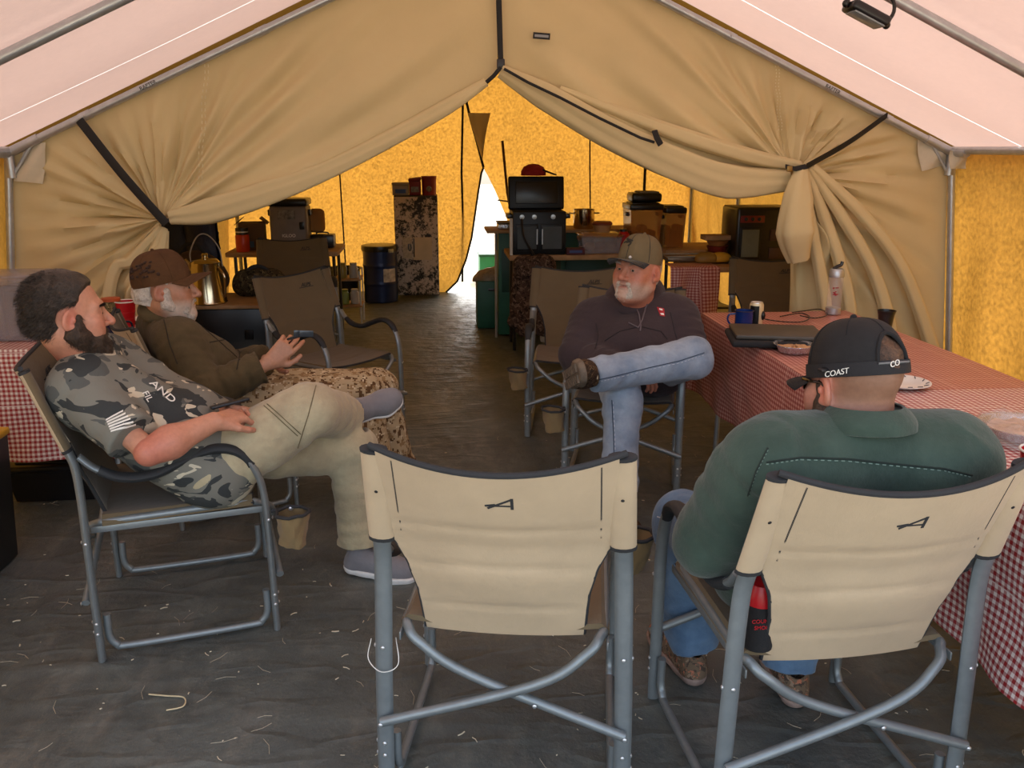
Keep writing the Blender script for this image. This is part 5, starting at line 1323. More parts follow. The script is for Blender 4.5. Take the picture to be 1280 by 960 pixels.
def folding_table(label, cx, cy, a, b_, z, mt=None, legc=None):
    t = thing('folding_table', label, 'table', (cx, cy, 0)); mb = MB(); mb.box((0, 0, z-.022), (2*a-.02, 2*b_-.02, .04), bev=.008); mb.build('tabletop', mt or M_tabletop, t)
    for sx in (-1, 1):
        for sy in (-1, 1): mb = MB(); mb.tube([(sx*(a-.06), sy*(b_-.12), 0), (sx*(a-.06), sy*(b_-.14), z-.04)], .014, 8); mb.build('leg', legc or M_steel, t)
    for sy in (-1, 1): mb = MB(); mb.tube([(-(a-.06), sy*(b_-.13), .25), (a-.06, sy*(b_-.13), .25)], .01, 8); mb.build('brace', legc or M_steel, t)
    return t
TZ = .735
folding_table('long folding table under gingham cloth with laptop', 1.41, 3.57, .375, .75, TZ); tablecloth('gingham_tablecloth', 'red gingham cloth under the closed laptop and blue mug', 1.41, 3.57, .39, .765, TZ, .42, M_gingr, 1, (1, .5, .02, 1))
folding_table('long folding table under gingham cloth with foil pie tin', 1.43, 2.03, .375, .75, TZ); tablecloth('gingham_tablecloth', 'bright red gingham cloth under the plastic wrapped foil tin', 1.43, 2.03, .39, .77, TZ+.004, .46, M_ging, 4, (1, .5, 1, .02))
folding_table('side table under gingham cloth with clear tote', -2.11, 4.14, .33, .35, TZ); tablecloth('gingham_tablecloth', 'red gingham cloth under the clear tote and drinking cups', -2.11, 4.14, .335, .37, TZ, .50, M_ging, 7, (.5, 1, 1, .5))
def ground(b, name, m, label, cat, group=None): return tag(b.build(name, m), label, cat, group)
TT = TZ+.009
# laptop on its sleeve
c = atz(968, 428, TT); lp = thing('laptop', 'closed dark laptop lying on a black sleeve on gingham table', 'laptop', (c.x, c.y, TT), R(-12))
b = MB(); b.box((0, 0, .018), (.40, .29, .03), bev=.012, seg=3); b.build('sleeve', mat('black_neoprene', '#17181a', .8), lp)
b = MB(); b.box((.005, .012, .044), (.375, .26, .02), bev=.006, seg=3); b.build('lid', mat('brown_grey_metal', '#4b463f', .45, .3), lp)
b = MB(); b.box((.06, .145, .045), (.03, .012, .012), bev=.003); b.build('hinge', M_blackp, lp)
def mug(c, label, name='enamel_mug', hd=(1, 0), m=None, r=.042, h=.088):
    t = thing(name, label, 'mug', c); m = m or mat('blue_enamel', '#16306e', .25, bump=.05)
    b = MB(); b.lathe([(r*.96, 0), (r, .004), (r, h-.003), (r+.002, h), (r-.002, h), (r-.004, .008), (0.0, .008)], n=28); b.build('cup', m, t)
    b = MB(); b.tube([(r+.001, 0, h), *[((r+.0015)*math.cos(a), (r+.0015)*math.sin(a), h) for a in np.linspace(.2, 6.2, 30)]], .0022, 6); b.build('rim', mat('black_enamel_rim', '#15161c', .3, bump=0), t)
    d = Vector((hd[0], hd[1], 0)).normalized(); b = MB(); b.tube(spline([d*r+Vector((0, 0, h*.82)), d*(r+.028)+Vector((0, 0, h*.78)), d*(r+.034)+Vector((0, 0, h*.5)), d*(r+.02)+Vector((0, 0, h*.26)), d*r+Vector((0, 0, h*.24))], 6), .0045, 8); b.build('handle', m, t); return t
mug(atz(929, 411, TT), 'blue enamel mug beside a drink can on gingham table', hd=(-1, .1))
# can
c = atz(944, 409, TT); t = thing('drink_can', 'black and cream drink can standing behind the blue enamel mug', 'can', c)
b = MB(); b.lathe([(.026, 0), (.033, .009), (.033, .108), (.028, .119)], n=28); b.build('can_body', mat('cream_can_print', '#d6c7a0', .35, .3, bump=0), t)
b = MB(); 
for k in range(9): b.add([(.0335*math.cos(a), .0335*math.sin(a), z) for a, z in ((3.3+.16*k, .01), (3.3+.16*k+.16, .01), (3.3+.16*k+.16, .107), (3.3+.16*k, .107))], [(0, 1, 2, 3)])
b.build('dark_panel', mat('black_can_print', '#15130f', .35, .2, bump=0), t)
b = MB(); b.lathe([(.0285, .117), (.028, .121), (.0255, .1185), (0, .1185)], n=24); b.build('can_end', M_alu, t); b = MB(); b.box((.006, 0, .1205), (.018, .012, .0015), bev=.0005); b.build('tab', M_alu, t)
b = MB(); b.ball((.024*1.0, -.024, .06), (.012, .012, .022), 10); b.build('crest', mat('black_can_print', '#15130f'), t)
# clear water bottle
def glass_mat(name, c, rough=.05, tint=.0, alpha=.25):
    t = NT(name); t.set(Roughness=rough); t.b.inputs['Transmission Weight'].default_value = 1.0; t.b.inputs['IOR'].default_value = 1.15; t.base(hexc(c)); MATS[name] = t.m; return t.m
def sheer_mat(name, c, w, rough=.15):
    t = NT(name); t.base(hexc(c)); t.set(Roughness=rough); tr = t.new('BsdfTransparent'); mx = t.new('MixShader'); mx.inputs[0].default_value = w
    t.link(tr.outputs[0], mx.inputs[1]); t.link(t.b.outputs[0], mx.inputs[2]); t.link(mx.outputs[0], t.o.inputs[0]); MATS[name] = t.m; return t.m
M_clear = sheer_mat('clear_plastic', '#e3d3cb', .22); M_amber = sheer_mat('amber_clear_plastic', '#a86a34', .55); M_haze = sheer_mat('milky_plastic', '#a9a0a4', .42)
c = atz(1041, 392, TT); t = thing('water_bottle', 'clear water bottle with steel collar and black spout on gingham table', 'bottle', c)
b = MB(); b.lathe([(.036, .03), (.0365, .04), (.0365, .19), (.034, .196)], n=28); b.build('clear_wall', M_clear, t); b = MB(); b.lathe([(.0, 0), (.037, 0), (.038, .004), (.038, .032), (.0, .034)], n=28); b.build('steel_base', M_steel, t)
b = MB(); b.lathe([(.037, .19), (.038, .195), (.036, .222), (.03, .232), (0, .233)], n=28); b.build('steel_collar', M_steel, t); b = MB(); b.tube(spline([(-.02, 0, .228), (.0, 0, .243), (.018, 0, .25), (.026, 0, .268)], 5), [.009]*16, 8) if False else b.tube(spline([(-.02, 0, .232), (.0, 0, .243), (.018, 0, .25), (.024, 0, .268)], 5), .009, 8); b.build('spout', M_blackp, t)
b = MB()
for k in range(14): a = -1.9+random.uniform(-.35, .35); b.ball((.037*math.cos(a), .037*math.sin(a), .12+random.uniform(-.02, .02)), (.005, .005, .003), 6)
b.build('red_print', M_redp, t)['kind'] = 'stuff'
# charging leads
for i, (pts, lab) in enumerate((([(922, 392), (965, 402), (1000, 404), (1012, 398), (1000, 393), (975, 397)], 'thin black charging lead looped behind the drink can'), ([(990, 392), (1005, 390), (1025, 388), (1034, 395), (1018, 399), (1000, 396)], 'thin black charging lead coiled beside the water bottle'))):
    b = MB(); b.tube([p+Vector((0, 0, .006)) for p in spline([atz(x, y, TT) for x, y in pts], 8)], .003, 6); ground(b, 'charging_lead', M_blackp, lab, 'cable')
# tapered black cup
c = atz(1106, 410, TT); b = MB(); b.lathe([(0, 0), (.03, 0), (.036, .06), (.043, .085), (.040, .085), (.03, .01), (0, .01)], (c.x, c.y, c.z), 4 if False else 20); ground(b, 'black_cup', M_blackp, 'small black cup near the hanging curtain on gingham table', 'cup')
# foil tins and paper plate
M_foil = mat('crumpled_foil', '#c9ced6', .22, .9, var=.1, vscale=40, bump=.8, bscale=45, bdist=.01)
def tin(c, r, label, fill, wrap):
    t = thing('foil_pie_tin', label, 'pie tin', c); b = MB()
    V = []; n = 56
    prof = [(0, .003), (.72, .003), (.86, .028), (.9, .034), (1.0, .036), (1.0, .033)]
    for k, (q, z) in enumerate(prof):
        for i in range(n): a = 2*math.pi*i/n; fl = 1+.018*math.sin(a*28)*(k >= 2); V.append((r*q*fl*math.cos(a), r*q*fl*math.sin(a), z))
    b.add(V, [(k*n+i, k*n+(i+1) % n, (k+1)*n+(i+1) % n, (k+1)*n+i) for k in range(len(prof)-1) for i in range(n)]); b.build('tin', M_foil, t)
    b = MB(); b.grid(lambda u, v: (r*.8*v*math.cos(2*math.pi*u), r*.8*v*math.sin(2*math.pi*u), .022+.006*math.sin(9*u*6.28)*math.sin(5*v)+.006*(1-v)), 30, 8); b.build('filling', fill, t)
    if wrap:
        b = MB(); b.grid(lambda u, v: (r*1.18*v*math.cos(2*math.pi*u)*(1+.05*math.sin(u*44)), r*1.18*v*math.sin(2*math.pi*u)*(1+.05*math.sin(u*44)), .046-.04*smooth01((v-.82)/.18)+.006*math.sin(u*57)*v), 60, 12); b.build('plastic_wrap', M_clear, t)
    return t
tin(atz(992, 440, TT), .085, 'small foil pie tin beside the closed laptop', mat('pie_crust', '#b98f63', .8, var=.3, vscale=40, bump=.6), False)
tin(atz(1280, 545, TT+.01), .125, 'foil pie tin covered in clear plastic wrap on bright gingham cloth', mat('pale_pie', '#c9b09a', .8, var=.25, vscale=30, bump=.5), True)
def plate(c, r, label, par_fn=None):
    t = thing('paper_plate', label, 'plate', c); b = MB(); n = 48; prof = [(0, .002), (.66, .002), (.78, .012), (1.0, .018), (1.0, .0155), (.78, .0095)]; V = []
    for k, (q, z) in enumerate(prof):
        for i in range(n): a = 2*math.pi*i/n; V.append((r*q*math.cos(a), r*q*math.sin(a), z+(.0015*math.sin(a*24) if k in (3, 4) else 0)))
    b.add(V, [(k*n+i, k*n+(i+1) % n, (k+1)*n+(i+1) % n, (k+1)*n+i) for k in range(len(prof)-1) for i in range(n)]); b.build('plate_disc', mat('white_paper', '#ddd9d0', .8), t)
    b = MB()
    for k in range(14): a = 2*math.pi*k/14; b.tube([(r*.8*math.cos(a), r*.8*math.sin(a), .0155), (r*.93*math.cos(a+.12), r*.93*math.sin(a+.12), .019)], .0016, 5)
    b.build('printed_border', mat('dark_print', '#4a4f58', .8, bump=0), t)['kind'] = 'stuff'; return t
plate(atz(1126, 482, TT), .10, 'white printed paper plate beside the man in the black mesh cap')
def cup(c, label, m, h=.12, r0=.03, r1=.047, inner=None):
    t = thing('plastic_cup', label, 'cup', c); b = MB(); b.lathe([(0, 0), (r0, 0), (r0+.002, .004), (r1-.001, h-.004), (r1-.004, h), (r0-.002, .006), (0, .006)], n=28); b.build('cup_wall', m, t)
    b = MB(); b.tube([((r1)*math.cos(a), (r1)*math.sin(a), h) for a in np.linspace(0, 2*math.pi, 33)[:-1]], .003, 8, closed=True); b.build('rim', inner or M_white, t)
    for z in (.35, .6): q = r0+(r1-r0)*z; b = MB(); b.tube([((q+.001)*math.cos(a), (q+.001)*math.sin(a), h*z) for a in np.linspace(0, 2*math.pi, 33)[:-1]], .0015, 6, closed=True); b.build('ridge', m, t)
    return t
M_redc = mat('red_plastic', '#b5121c', .35, bump=0)
cup(atz(1293, 622, TT+.01), 'red plastic cup on the bright gingham cloth by the wrapped foil tin', M_redc)
# beer in a black sleeve tucked beside the man in green
c = Vector((.325, 1.885, .475)); t = thing('bottle_sleeve', 'black drink sleeve with red top and print standing on the camp chair seat', 'drink sleeve', at(947, 775, 1.80)); 
t.location = atz(946, 806, .466)
b = MB(); b.lathe([(0, 0), (.034, 0), (.036, .01), (.036, .12), (.030, .15), (0, .152)], n=24); b.build('sleeve', M_black, t); b = MB(); b.lathe([(.0365, .112), (.0368, .135), (.031, .152), (.028, .16), (0, .16)], n=24); b.build('red_top', M_redc, t)
text_mesh('COUNTRY', .013, 'lettering', M_redc, t, frame((0, -.037, .082), (1, 0, 0), (0, 0, 1))); text_mesh('SMOKER', .013, 'lettering', M_redc, t, frame((0, -.037, .066), (1, 0, 0), (0, 0, 1)))

# side table things
def tote(name, label, c, size, body, lid, rz=0, handles=True, group=None, lidh=.03):
    w, d, h = size; t = thing(name, label, 'storage box', c, rz, group); V = []; F = []
    b = MB()
    def ring(k, z, q): return [(sx*(w/2*q), sy*(d/2*q), z) for sx, sy in ((-1, -1), (1, -1), (1, 1), (-1, 1))]
    V = ring(0, 0, .88)+ring(0, h, 1.0)+ring(0, h, .97)+ring(0, .006, .86)
    F = [(3, 2, 1, 0)]+[(i, (i+1) % 4, 4+(i+1) % 4, 4+i) for i in range(4)]+[(4+i, 4+(i+1) % 4, 8+(i+1) % 4, 8+i) for i in range(4)]+[(8+i, 8+(i+1) % 4, 12+(i+1) % 4, 12+i) for i in range(4)]+[(12, 13, 14, 15)]
    b.add(V, F); b.build('tub', body, t, angle=20)
    b = MB(); b.box((0, 0, h-.02), (w*1.03, d*1.03, .018), bev=.005); b.build('rim', body, t) if False else None
    b = MB(); b.box((0, 0, h+lidh/2-.004), (w*1.05, d*1.05, lidh), bev=min(.01, lidh*.35), seg=3); L_ = b.build('lid', lid, t); b = MB(); b.box((0, 0, h+lidh), (w*.85, d*.8, .012), bev=.005); b.build('lid_panel', lid, L_)
    if handles:
        for s in (-1, 1): b = MB(); b.box((s*w*.5, 0, h*.86), (.03, d*.35, .03), bev=.008); b.build('latch', lid, t)
    return t
c = at(24, 425, 4.06); tb = Vector((-2.26, 4.06, TT)); tote('clear_tote', 'clear plastic tote with milky lid on the gingham side table', tb, (.30, .32, .25), M_haze, M_haze)
for k, (x, m, hh) in enumerate(((-.085, '#4d5563', .19), (-.028, '#7c8087', .21), (.03, '#5a5f66', .2), (.085, '#8c3038', .2))):
    b = MB(); b.box((tb.x+x, tb.y, TT+.012+hh/2), (.05, .22, hh), bev=.01); ground(b, 'folded_cloth', mat('folded_cloth_%d' % k, m, .9), ['dark slate folded cloth in the clear tote', 'pale grey folded cloth in the clear tote', 'dark grey folded cloth in the clear tote', 'red folded cloth at the end of the clear tote'][k], 'cloth')
cup(atz(160, 409, TT), 'red plastic cup on the gingham side table', M_redc, .125)
mug(atz(150, 419, TT)+Vector((0, -.06, 0)), 'dark blue enamel mug in front of the red cup on the side table', hd=(1, .2), m=mat('navy_enamel', '#101a3a', .25, bump=0))
c = atz(144, 414, TT)+Vector((-.035, .09, 0)); t = thing('tumbler', 'camouflage tumbler with orange lid on the gingham side table', 'tumbler', c)
b = MB(); b.lathe([(0, 0), (.034, 0), (.04, .13)], n=24); b.build('tumbler_wall', camo_mat('leaf_camouflage', ['#6b6040', '#8b7c55', '#3f3a26', '#a59a74'], 50), t); b = MB(); b.lathe([(.041, .128), (.042, .142), (0, .145)], n=24); b.build('lid', mat('orange_plastic', '#b5532a', .5), t)
plate(atz(182, 404, TT)+Vector((-.02, .03, 0)), .06, 'small paper plate behind the red cup on the side table')
tote('black_tote', 'black lidded crate on the floor under the gingham side table', Vector((-2.10, 4.02, 0)), (.44, .34, .15), M_blackp, M_blackp)
tote('yellow_lidded_tote', 'black tote with yellow lid against the yellow side wall', Vector((-2.195, 3.12, 0)), (.34, .45, .50), M_blackp, mat('yellow_plastic', '#c79a16', .45))

# coffee pot on the black box
M_char = mat('charcoal_metal', '#1d1e20', .45, .5); BZ = at(300, 384, 5.15).z
bx = thing('footlocker', 'black footlocker with wooden top behind the man in the brown cap', 'footlocker', (-1.79, 5.46, 0))
b = MB(); b.box((0, 0, BZ/2-.012), (.86, .42, BZ-.03), bev=.01); b.build('locker_body', M_blackp, bx); b = MB(); b.box((0, 0, BZ-.012), (.92, .48, .024), bev=.005); b.build('wooden_top', M_ply, bx)
for s in (-1, 1): b = MB(); b.box((s*.3, -.212, BZ*.72), (.05, .012, .06), bev=.004); b.build('latch', M_char, bx)
c = Vector((at(262, 388, 5.32).x, 5.32, BZ)); pot = thing('coffee_pot', 'tall steel coffee pot with wire bail handle beside the man in brown cap', 'coffee pot', c)
M_pol = mat('polished_steel', '#c8b99a', .18, 1.0, var=.05, bump=.03)
b = MB(); b.lathe([(0, 0), (.105, 0), (.112, .008), (.108, .02), (.082, .235), (.085, .245), (.078, .25)], n=36); b.build('pot_body', M_pol, pot); b = MB(); b.lathe([(.084, .246), (.07, .262), (.02, .27), (.016, .275), (.02, .29), (.012, .30), (0, .302)], n=28); b.build('lid', M_pol, pot)
b = MB(); b.tube(spline([(-.083, 0, .24), (-.08, 0, .31), (-.03, 0, .40), (.03, 0, .405), (.09, -.01, .33), (.10, 0, .22)], 6), .004, 6); b.build('bail_handle', M_steel, pot); b = MB(); b.tube([(-.075, 0, .20), (-.10, 0, .235), (-.118, 0, .262)], [.022, .016, .012], 10); b.build('spout', M_pol, pot)
b = MB(); b.tube(spline([(.08, -.03, .22), (.115, -.04, .16), (.11, -.035, .06), (.1, -.03, .04)], 6), .008, 8); b.build('back_handle', M_pol, pot)
def softbag(name, label, c, size, m, strap_m=None, seed=0, cat='bag'):
    w, d, h = size; t = thing(name, label, cat, c); f = Field((-w*.7, -d*.7, -.01), (w*.7, d*.7, h*1.25), max(.012, min(w, d, h)/14))
    f.cone((-w*.3, 0, h*.4), (w*.3, 0, h*.4), min(d*.5, h*.42), min(d*.5, h*.42), .0); f.ell((0, 0, h*.45), (w*.5, d*.48, h*.5), .05); f.ripple(.008, 18, seed, 5); f.cut((0, 0, 0), (0, 0, -1)); V, F = f.mesh(); np_mesh('bag_body', [(V, F, 0)], [m], t)
    if strap_m: b = MB(); b.tube(spline([(-w*.3, -d*.2, h*.8), (-w*.1, -d*.2, h*1.08), (w*.1, -d*.2, h*1.08), (w*.3, -d*.2, h*.8)], 6), .012, 6, b=.004); b.build('strap', strap_m, t)
    return t
softbag('camouflage_bag', 'camouflage gear bag behind the steel coffee pot', Vector((-1.47, 5.58, BZ)), (.30, .18, .17), MATS.get('x') or camo_mat('dark_leaf_camouflage', ['#3a3324', '#544a33', '#1e1a12', '#6d6244'], 30), M_zip, 2)
softbag('canvas_bag', 'brown canvas bag behind the coffee pot beneath the hanging coats', Vector((-1.86, 5.58, BZ)), (.34, .2, .30), mat('brown_canvas', '#3d2a1b', .9), M_zip, 4)
# coats and a towel on a line
line_z = 1.36
b = MB(); b.tube(spline([(-2.53, 6.0, line_z), (-2.2, 6.0, line_z), (-1.7, 6.0, line_z), (-1.2, 6.0, line_z+.2), (-.5, 6.0, 2.455)], 8), .004, 6); ground(b, 'clothes_line', mat('rope', '#7a6a4a', .9), 'thin rope line holding the hanging coats in the rear room', 'rope')
def coat(label, x, m, seed, w=.36, h=.78):
    t = thing('hanging_coat', label, 'coat', (x, 6.0, line_z-h-.022)); f = Field((-w*.75, -.16, -.03), (w*.75, .16, h+.05), .014)
    f.cone((-w*.30, 0, h*.06), (-w*.22, 0, h*.85), .085, .06, 0); f.cone((w*.30, 0, h*.06), (w*.22, 0, h*.85), .085, .06, .08); f.cone((-w*.3, 0, h*.88), (w*.3, 0, h*.88), .05, .05, .05)
    for s in (-1, 1): f.cone((s*w*.38, 0, h*.86), (s*w*.48, -.01, h*.2), .055, .05, .03, wr=(.006, 4, seed))
    f.ripple(.008, 22, seed, 6); V, F = f.mesh(); np_mesh('coat_body', [(V, F, 0)], [m], t); b = MB(); b.tube(spline([(0, 0, h*.92), (.0, 0, h+.01), (.015, 0, h+.03), (0, 0, h+.035)], 5), .003, 6); b.build('hanger_hook', M_steel, t)
coat('black coat hanging on the rope line', -2.14, mat('black_nylon', '#0e0e11', .6, bump=.4, bscale=20, bdist=.02), 3, .2, .75); coat('navy blue coat hanging on the rope line', -1.91, mat('navy_nylon', '#12152c', .55, bump=.4, bscale=20, bdist=.02), 5, .14, .75)
b = MB(); b.shell(lambda u, v: ((-2.42+.16*u, 6.0-.005+.02*math.sin(9*u), line_z+.02-.8*v), (0, -1, 0)), 10, 16, .006); ground(b, 'grey_towel', mat('grey_terry', '#5e5d58', .95, bump=.5, bscale=200), 'grey towel hanging on the rope line beside the tied curtain', 'towel')

# cooler table
CZ = at(360, 312, 7.35).z
ct = folding_table('plywood trestle table carrying the grey cooler', -1.60, 7.50, .46, .32, CZ, M_ply, M_blackp)
c = Vector((at(365, 300, 7.42).x, 7.42, CZ)); co = thing('cooler', 'grey upright cooler with black lid on the plywood table', 'cooler', c)
M_cgrey = mat('warm_grey_plastic', '#6f6763', .5); b = MB(); b.box((0, 0, .18), (.30, .28, .36), bev=.025, seg=3); b.build('cooler_body', M_cgrey, co); b = MB(); b.box((0, 0, .385), (.32, .30, .06), bev=.02, seg=3); b.build('lid', M_blackp, co)
for s in (-1, 1): b = MB(); b.box((s*.165, 0, .30), (.02, .10, .05), bev=.006); b.build('handle', M_blackp, co)
b = MB(); b.box((.11, -.142, .20), (.04, .01, .06), bev=.003); b.build('latch', M_blackp, co); b = MB(); b.box((-.01, -.142, .29), (.14, .006, .075), bev=.002); b.build('label_panel', mat('faded_label', '#6d6a66', .6, var=.5, vscale=40), co)
text_mesh('IGLOO', .035, 'lettering', M_white, co, frame((0, -.142, .12), (1, 0, 0), (0, 0, 1)))
c = Vector((at(334, 303, 7.40).x-.115, 7.42, CZ)); t = thing('cardboard_carton', 'open brown carton beside the grey cooler', 'box', c, .1); b = MB(); b.box((0, 0, .11), (.20, .22, .22)); b.build('carton_body', mat('brown_card', '#5b4229', .85), t)
for s in (-1, 1): b = MB(); b.box((s*.1, 0, .235), (.08, .22, .005), rot=(0, s*.7, 0)); b.build('flap', MATS['brown_card'], t)
b = MB(); b.box((-.03, -.112, .05), (.09, .004, .05)); b.build('blue_label', mat('blue_label', '#3c5a75', .6), t)
c = Vector((at(311, 316, 7.30).x-.03, 7.24, CZ)); t = thing('drink_mix_tub', 'orange red drink tub with black and white lid on the plywood table', 'jar', c); b = MB(); b.lathe([(0, 0), (.05, 0), (.055, .01), (.055, .13), (.048, .14)], n=24); b.build('jar_wall', mat('orange_red_plastic', '#c43a12', .35), t); b = MB(); b.lathe([(.05, .138), (.05, .19), (0, .195)], n=24); b.build('lid', M_blackp, t); b = MB(); b.lathe([(.0505, .155), (.0508, .165)], n=24); b.build('white_band', M_white, t)
c = Vector((at(397, 300, 7.55).x, 7.55, CZ)); t = thing('cushion', 'tan seat cushion standing beside the grey cooler', 'cushion', c+Vector((0, 0, .12))); b = MB(); b.box((0, 0, .10), (.14, .10, .20), bev=.04, seg=4); b.build('pad', mat('tan_cushion', '#9a6c38', .9), t)
t = thing('toolbox', 'small black toolbox under the tan cushion', 'box', c+Vector((.05, -.03, 0))); b = MB(); b.box((0, 0, .055), (.2, .16, .11), bev=.015); b.build('case', M_blackp, t); b = MB(); b.tube(spline([(-.05, -.02, .11), (-.04, -.02, .125), (.04, -.02, .125), (.05, -.02, .11)], 4), .006, 6); b.build('handle', M_blackp, t)
sh = thing('wire_rack', 'low rack of small jars beside the plywood table', 'rack', (-1.15, 7.98, 0))
for z in (.18, .42): b = MB(); b.box((0, 0, z), (.24, .3, .015), bev=.003); b.build('shelf', M_ply, sh)
for sx in (-1, 1):
    for sy in (-1, 1): b = MB(); b.tube([(sx*.11, sy*.14, 0), (sx*.11, sy*.14, .50)], .008, 6); b.build('post', M_steel, sh)
for k, (x, y, z, m, lab) in enumerate(((-.05, -.05, .43, '#8a7a30', 'yellow jar on the low rack'), (.05, -.06, .43, '#96938a', 'white jar on the low rack'), (-.04, -.05, .19, '#7f8f45', 'green jar on the low rack'), (.05, -.04, .19, '#a9a294', 'grey jar on the low rack'))):
    b = MB(); b.lathe([(0, 0), (.038, 0), (.04, .01), (.04, .10), (.03, .115), (.032, .12), (.032, .135), (0, .136)], (sh.location.x+x, 7.98+y, z), 18); ground(b, 'jar', mat('jar_%d' % k, m, .4), lab, 'jar')
# bins, barrel, locker
c = atz(433, 373, 0); t = thing('black_bin', 'black lidless bin on the floor beside the blue barrel', 'bin', (c.x, 9.3, 0)); b = MB(); b.lathe([(0, 0), (.14, 0), (.17, .33), (.178, .335), (.165, .335), (.13, .02), (0, .02)], n=28); b.build('bin_wall', M_blackp, t); b = MB(); b.tube([(.175*math.cos(a), .175*math.sin(a), .335) for a in np.linspace(0, 2*math.pi, 33)[:-1]], .008, 8, closed=True); b.build('rim', M_blackp, t)
c = atz(477, 376, 0); t = thing('blue_barrel', 'dark blue drum with black lid and worn white label', 'barrel', (c.x, 9.2, 0)); M_blue = mat('dark_blue_steel', '#13234f', .35, .2, var=.2); hB = at(476, 308, 9.2).z
b = MB(); pr = [(0, 0), (.175, 0), (.18, .01)]
for z in np.linspace(.02, hB-.03, 40): pr.append((.178+.006*math.exp(-((z-hB*.34)/.012)**2)+.006*math.exp(-((z-hB*.67)/.012)**2), z))
b.lathe(pr+[(.18, hB-.02)], n=36); b.build('drum', M_blue, t); b = MB(); b.lathe([(.19, hB-.04), (.194, hB-.02), (.19, hB+.015), (.17, hB+.02), (0, hB+.015)], n=36); b.build('lid', M_blackp, t); b = MB(); b.box((.12, -.15, hB-.03), (.06, .03, .04), bev=.006, rot=(0, 0, .6)); b.build('lever_lock', M_steel, t)
b = MB(); b.add([(.184*math.cos(a), .184*math.sin(a), z) for z in (hB*.38, hB*.62) for a in np.linspace(-1.35, -.55, 9)], [(i, i+1, 10+i, 9+i) for i in range(8)]); b.build('label', mat('worn_white_label', '#b9b2a6', .8, var=.4, vscale=25), t)
hL = at(520, 245, 9.36).z; xl = (at(497, 372, 9.4).x+at(549, 372, 9.4).x)/2
def worn_mat():
    t = NT('black_and_cream_worn_paint'); v = t.coord(); n = t.noise(v, 7, 8, .72); n2 = t.noise(v, 34, 5, .7); k = t.math('ADD', t.math('MULTIPLY', n.outputs[0], .6), t.math('MULTIPLY', n2.outputs[0], .4))
    t.base(t.ramp(k, [(.47, hexc('#171311')), (.52, hexc('#c3b09c'))]).outputs[0]); t.set(Roughness=.6); return t.m
lk = thing('metal_cabinet', 'narrow upright cabinet with worn black and cream mottled door', 'cabinet', (xl, 9.36, 0)); M_cab = worn_mat()
b = MB(); b.box((0, .15, hL/2+.012), (.46, .30, hL-.02), bev=.006); b.build('cabinet_body', mat('dark_cabinet_metal', '#2b2623', .6), lk); b = MB(); b.box((0, -.008, hL/2+.012), (.45, .016, hL-.04), bev=.005); dr = b.build('door', M_cab, lk)
b = MB(); b.box((.06, -.019, hL*.49), (.20, .004, .24)); b.build('paper_notice', mat('cream_paper', '#c8b08c', .8, var=.1), dr); b = MB(); b.box((-.10, -.019, hL*.50), (.10, .004, .22)); b.build('worn_patch', mat('grey_cream', '#b7a488', .8, var=.3, vscale=30), dr); b = MB(); b.box((-.03, -.022, hL*.50), (.012, .008, .20), bev=.002); b.build('hasp', M_blackp, dr); b = MB(); b.tube(spline([(-.085, -.025, hL*.54), (-.09, -.028, hL*.50), (-.075, -.028, hL*.47), (-.06, -.028, hL*.50), (-.07, -.025, hL*.54)], 5), .005, 6); b.build('lock_ring', M_blackp, dr)
for px0, px1, py, m, lab, nm in ((490, 512, 228, '#8a7d70', 'pale lidded box on the mottled cabinet top', 'lidded_box'), (511, 527, 222, '#6e1216', 'dark red box tilted on the mottled cabinet top', 'red_box'), (527, 546, 220, '#7f1418', 'dark red tin with lid at the cabinet edge', 'red_tin')):
    a0, a1 = at(px0, 243, 9.5), at(px1, 243, 9.5); hh = at(px0, py, 9.5).z-hL; w = a1.x-a0.x; t = thing(nm, lab, 'box', ((a0.x+a1.x)/2, 9.50, hL)); mm = mat('mat_'+nm, m, .5)
    if nm == 'red_tin': b = MB(); b.lathe([(0, 0), (w*.46, 0), (w*.48, hh*.85), (w*.5, hh*.86), (w*.5, hh), (0, hh)], n=24); b.build('tin_wall', mm, t); b = MB(); b.ball((0, -w*.49, hh*.35), (.03, .006, .03), 10); b.build('label', mat('faded_label', '#6d6a66'), t)
    else:
        b = MB(); b.box((0, 0, hh*.42), (w*.92, .16, hh*.8), bev=.012); b.build('box_body', mm, t); b = MB(); b.box((0, 0, hh*.9), (w*.99, .18, hh*.2), bev=.01, rot=(0, -.12 if nm == 'red_box' else 0, 0)); b.build('lid', mm, t); b = MB(); b.box((0, -.083, hh*.35), (w*.6, .006, hh*.3)); b.build('label', mat('faded_label', '#6d6a66') if nm == 'red_box' else M_blue, t)
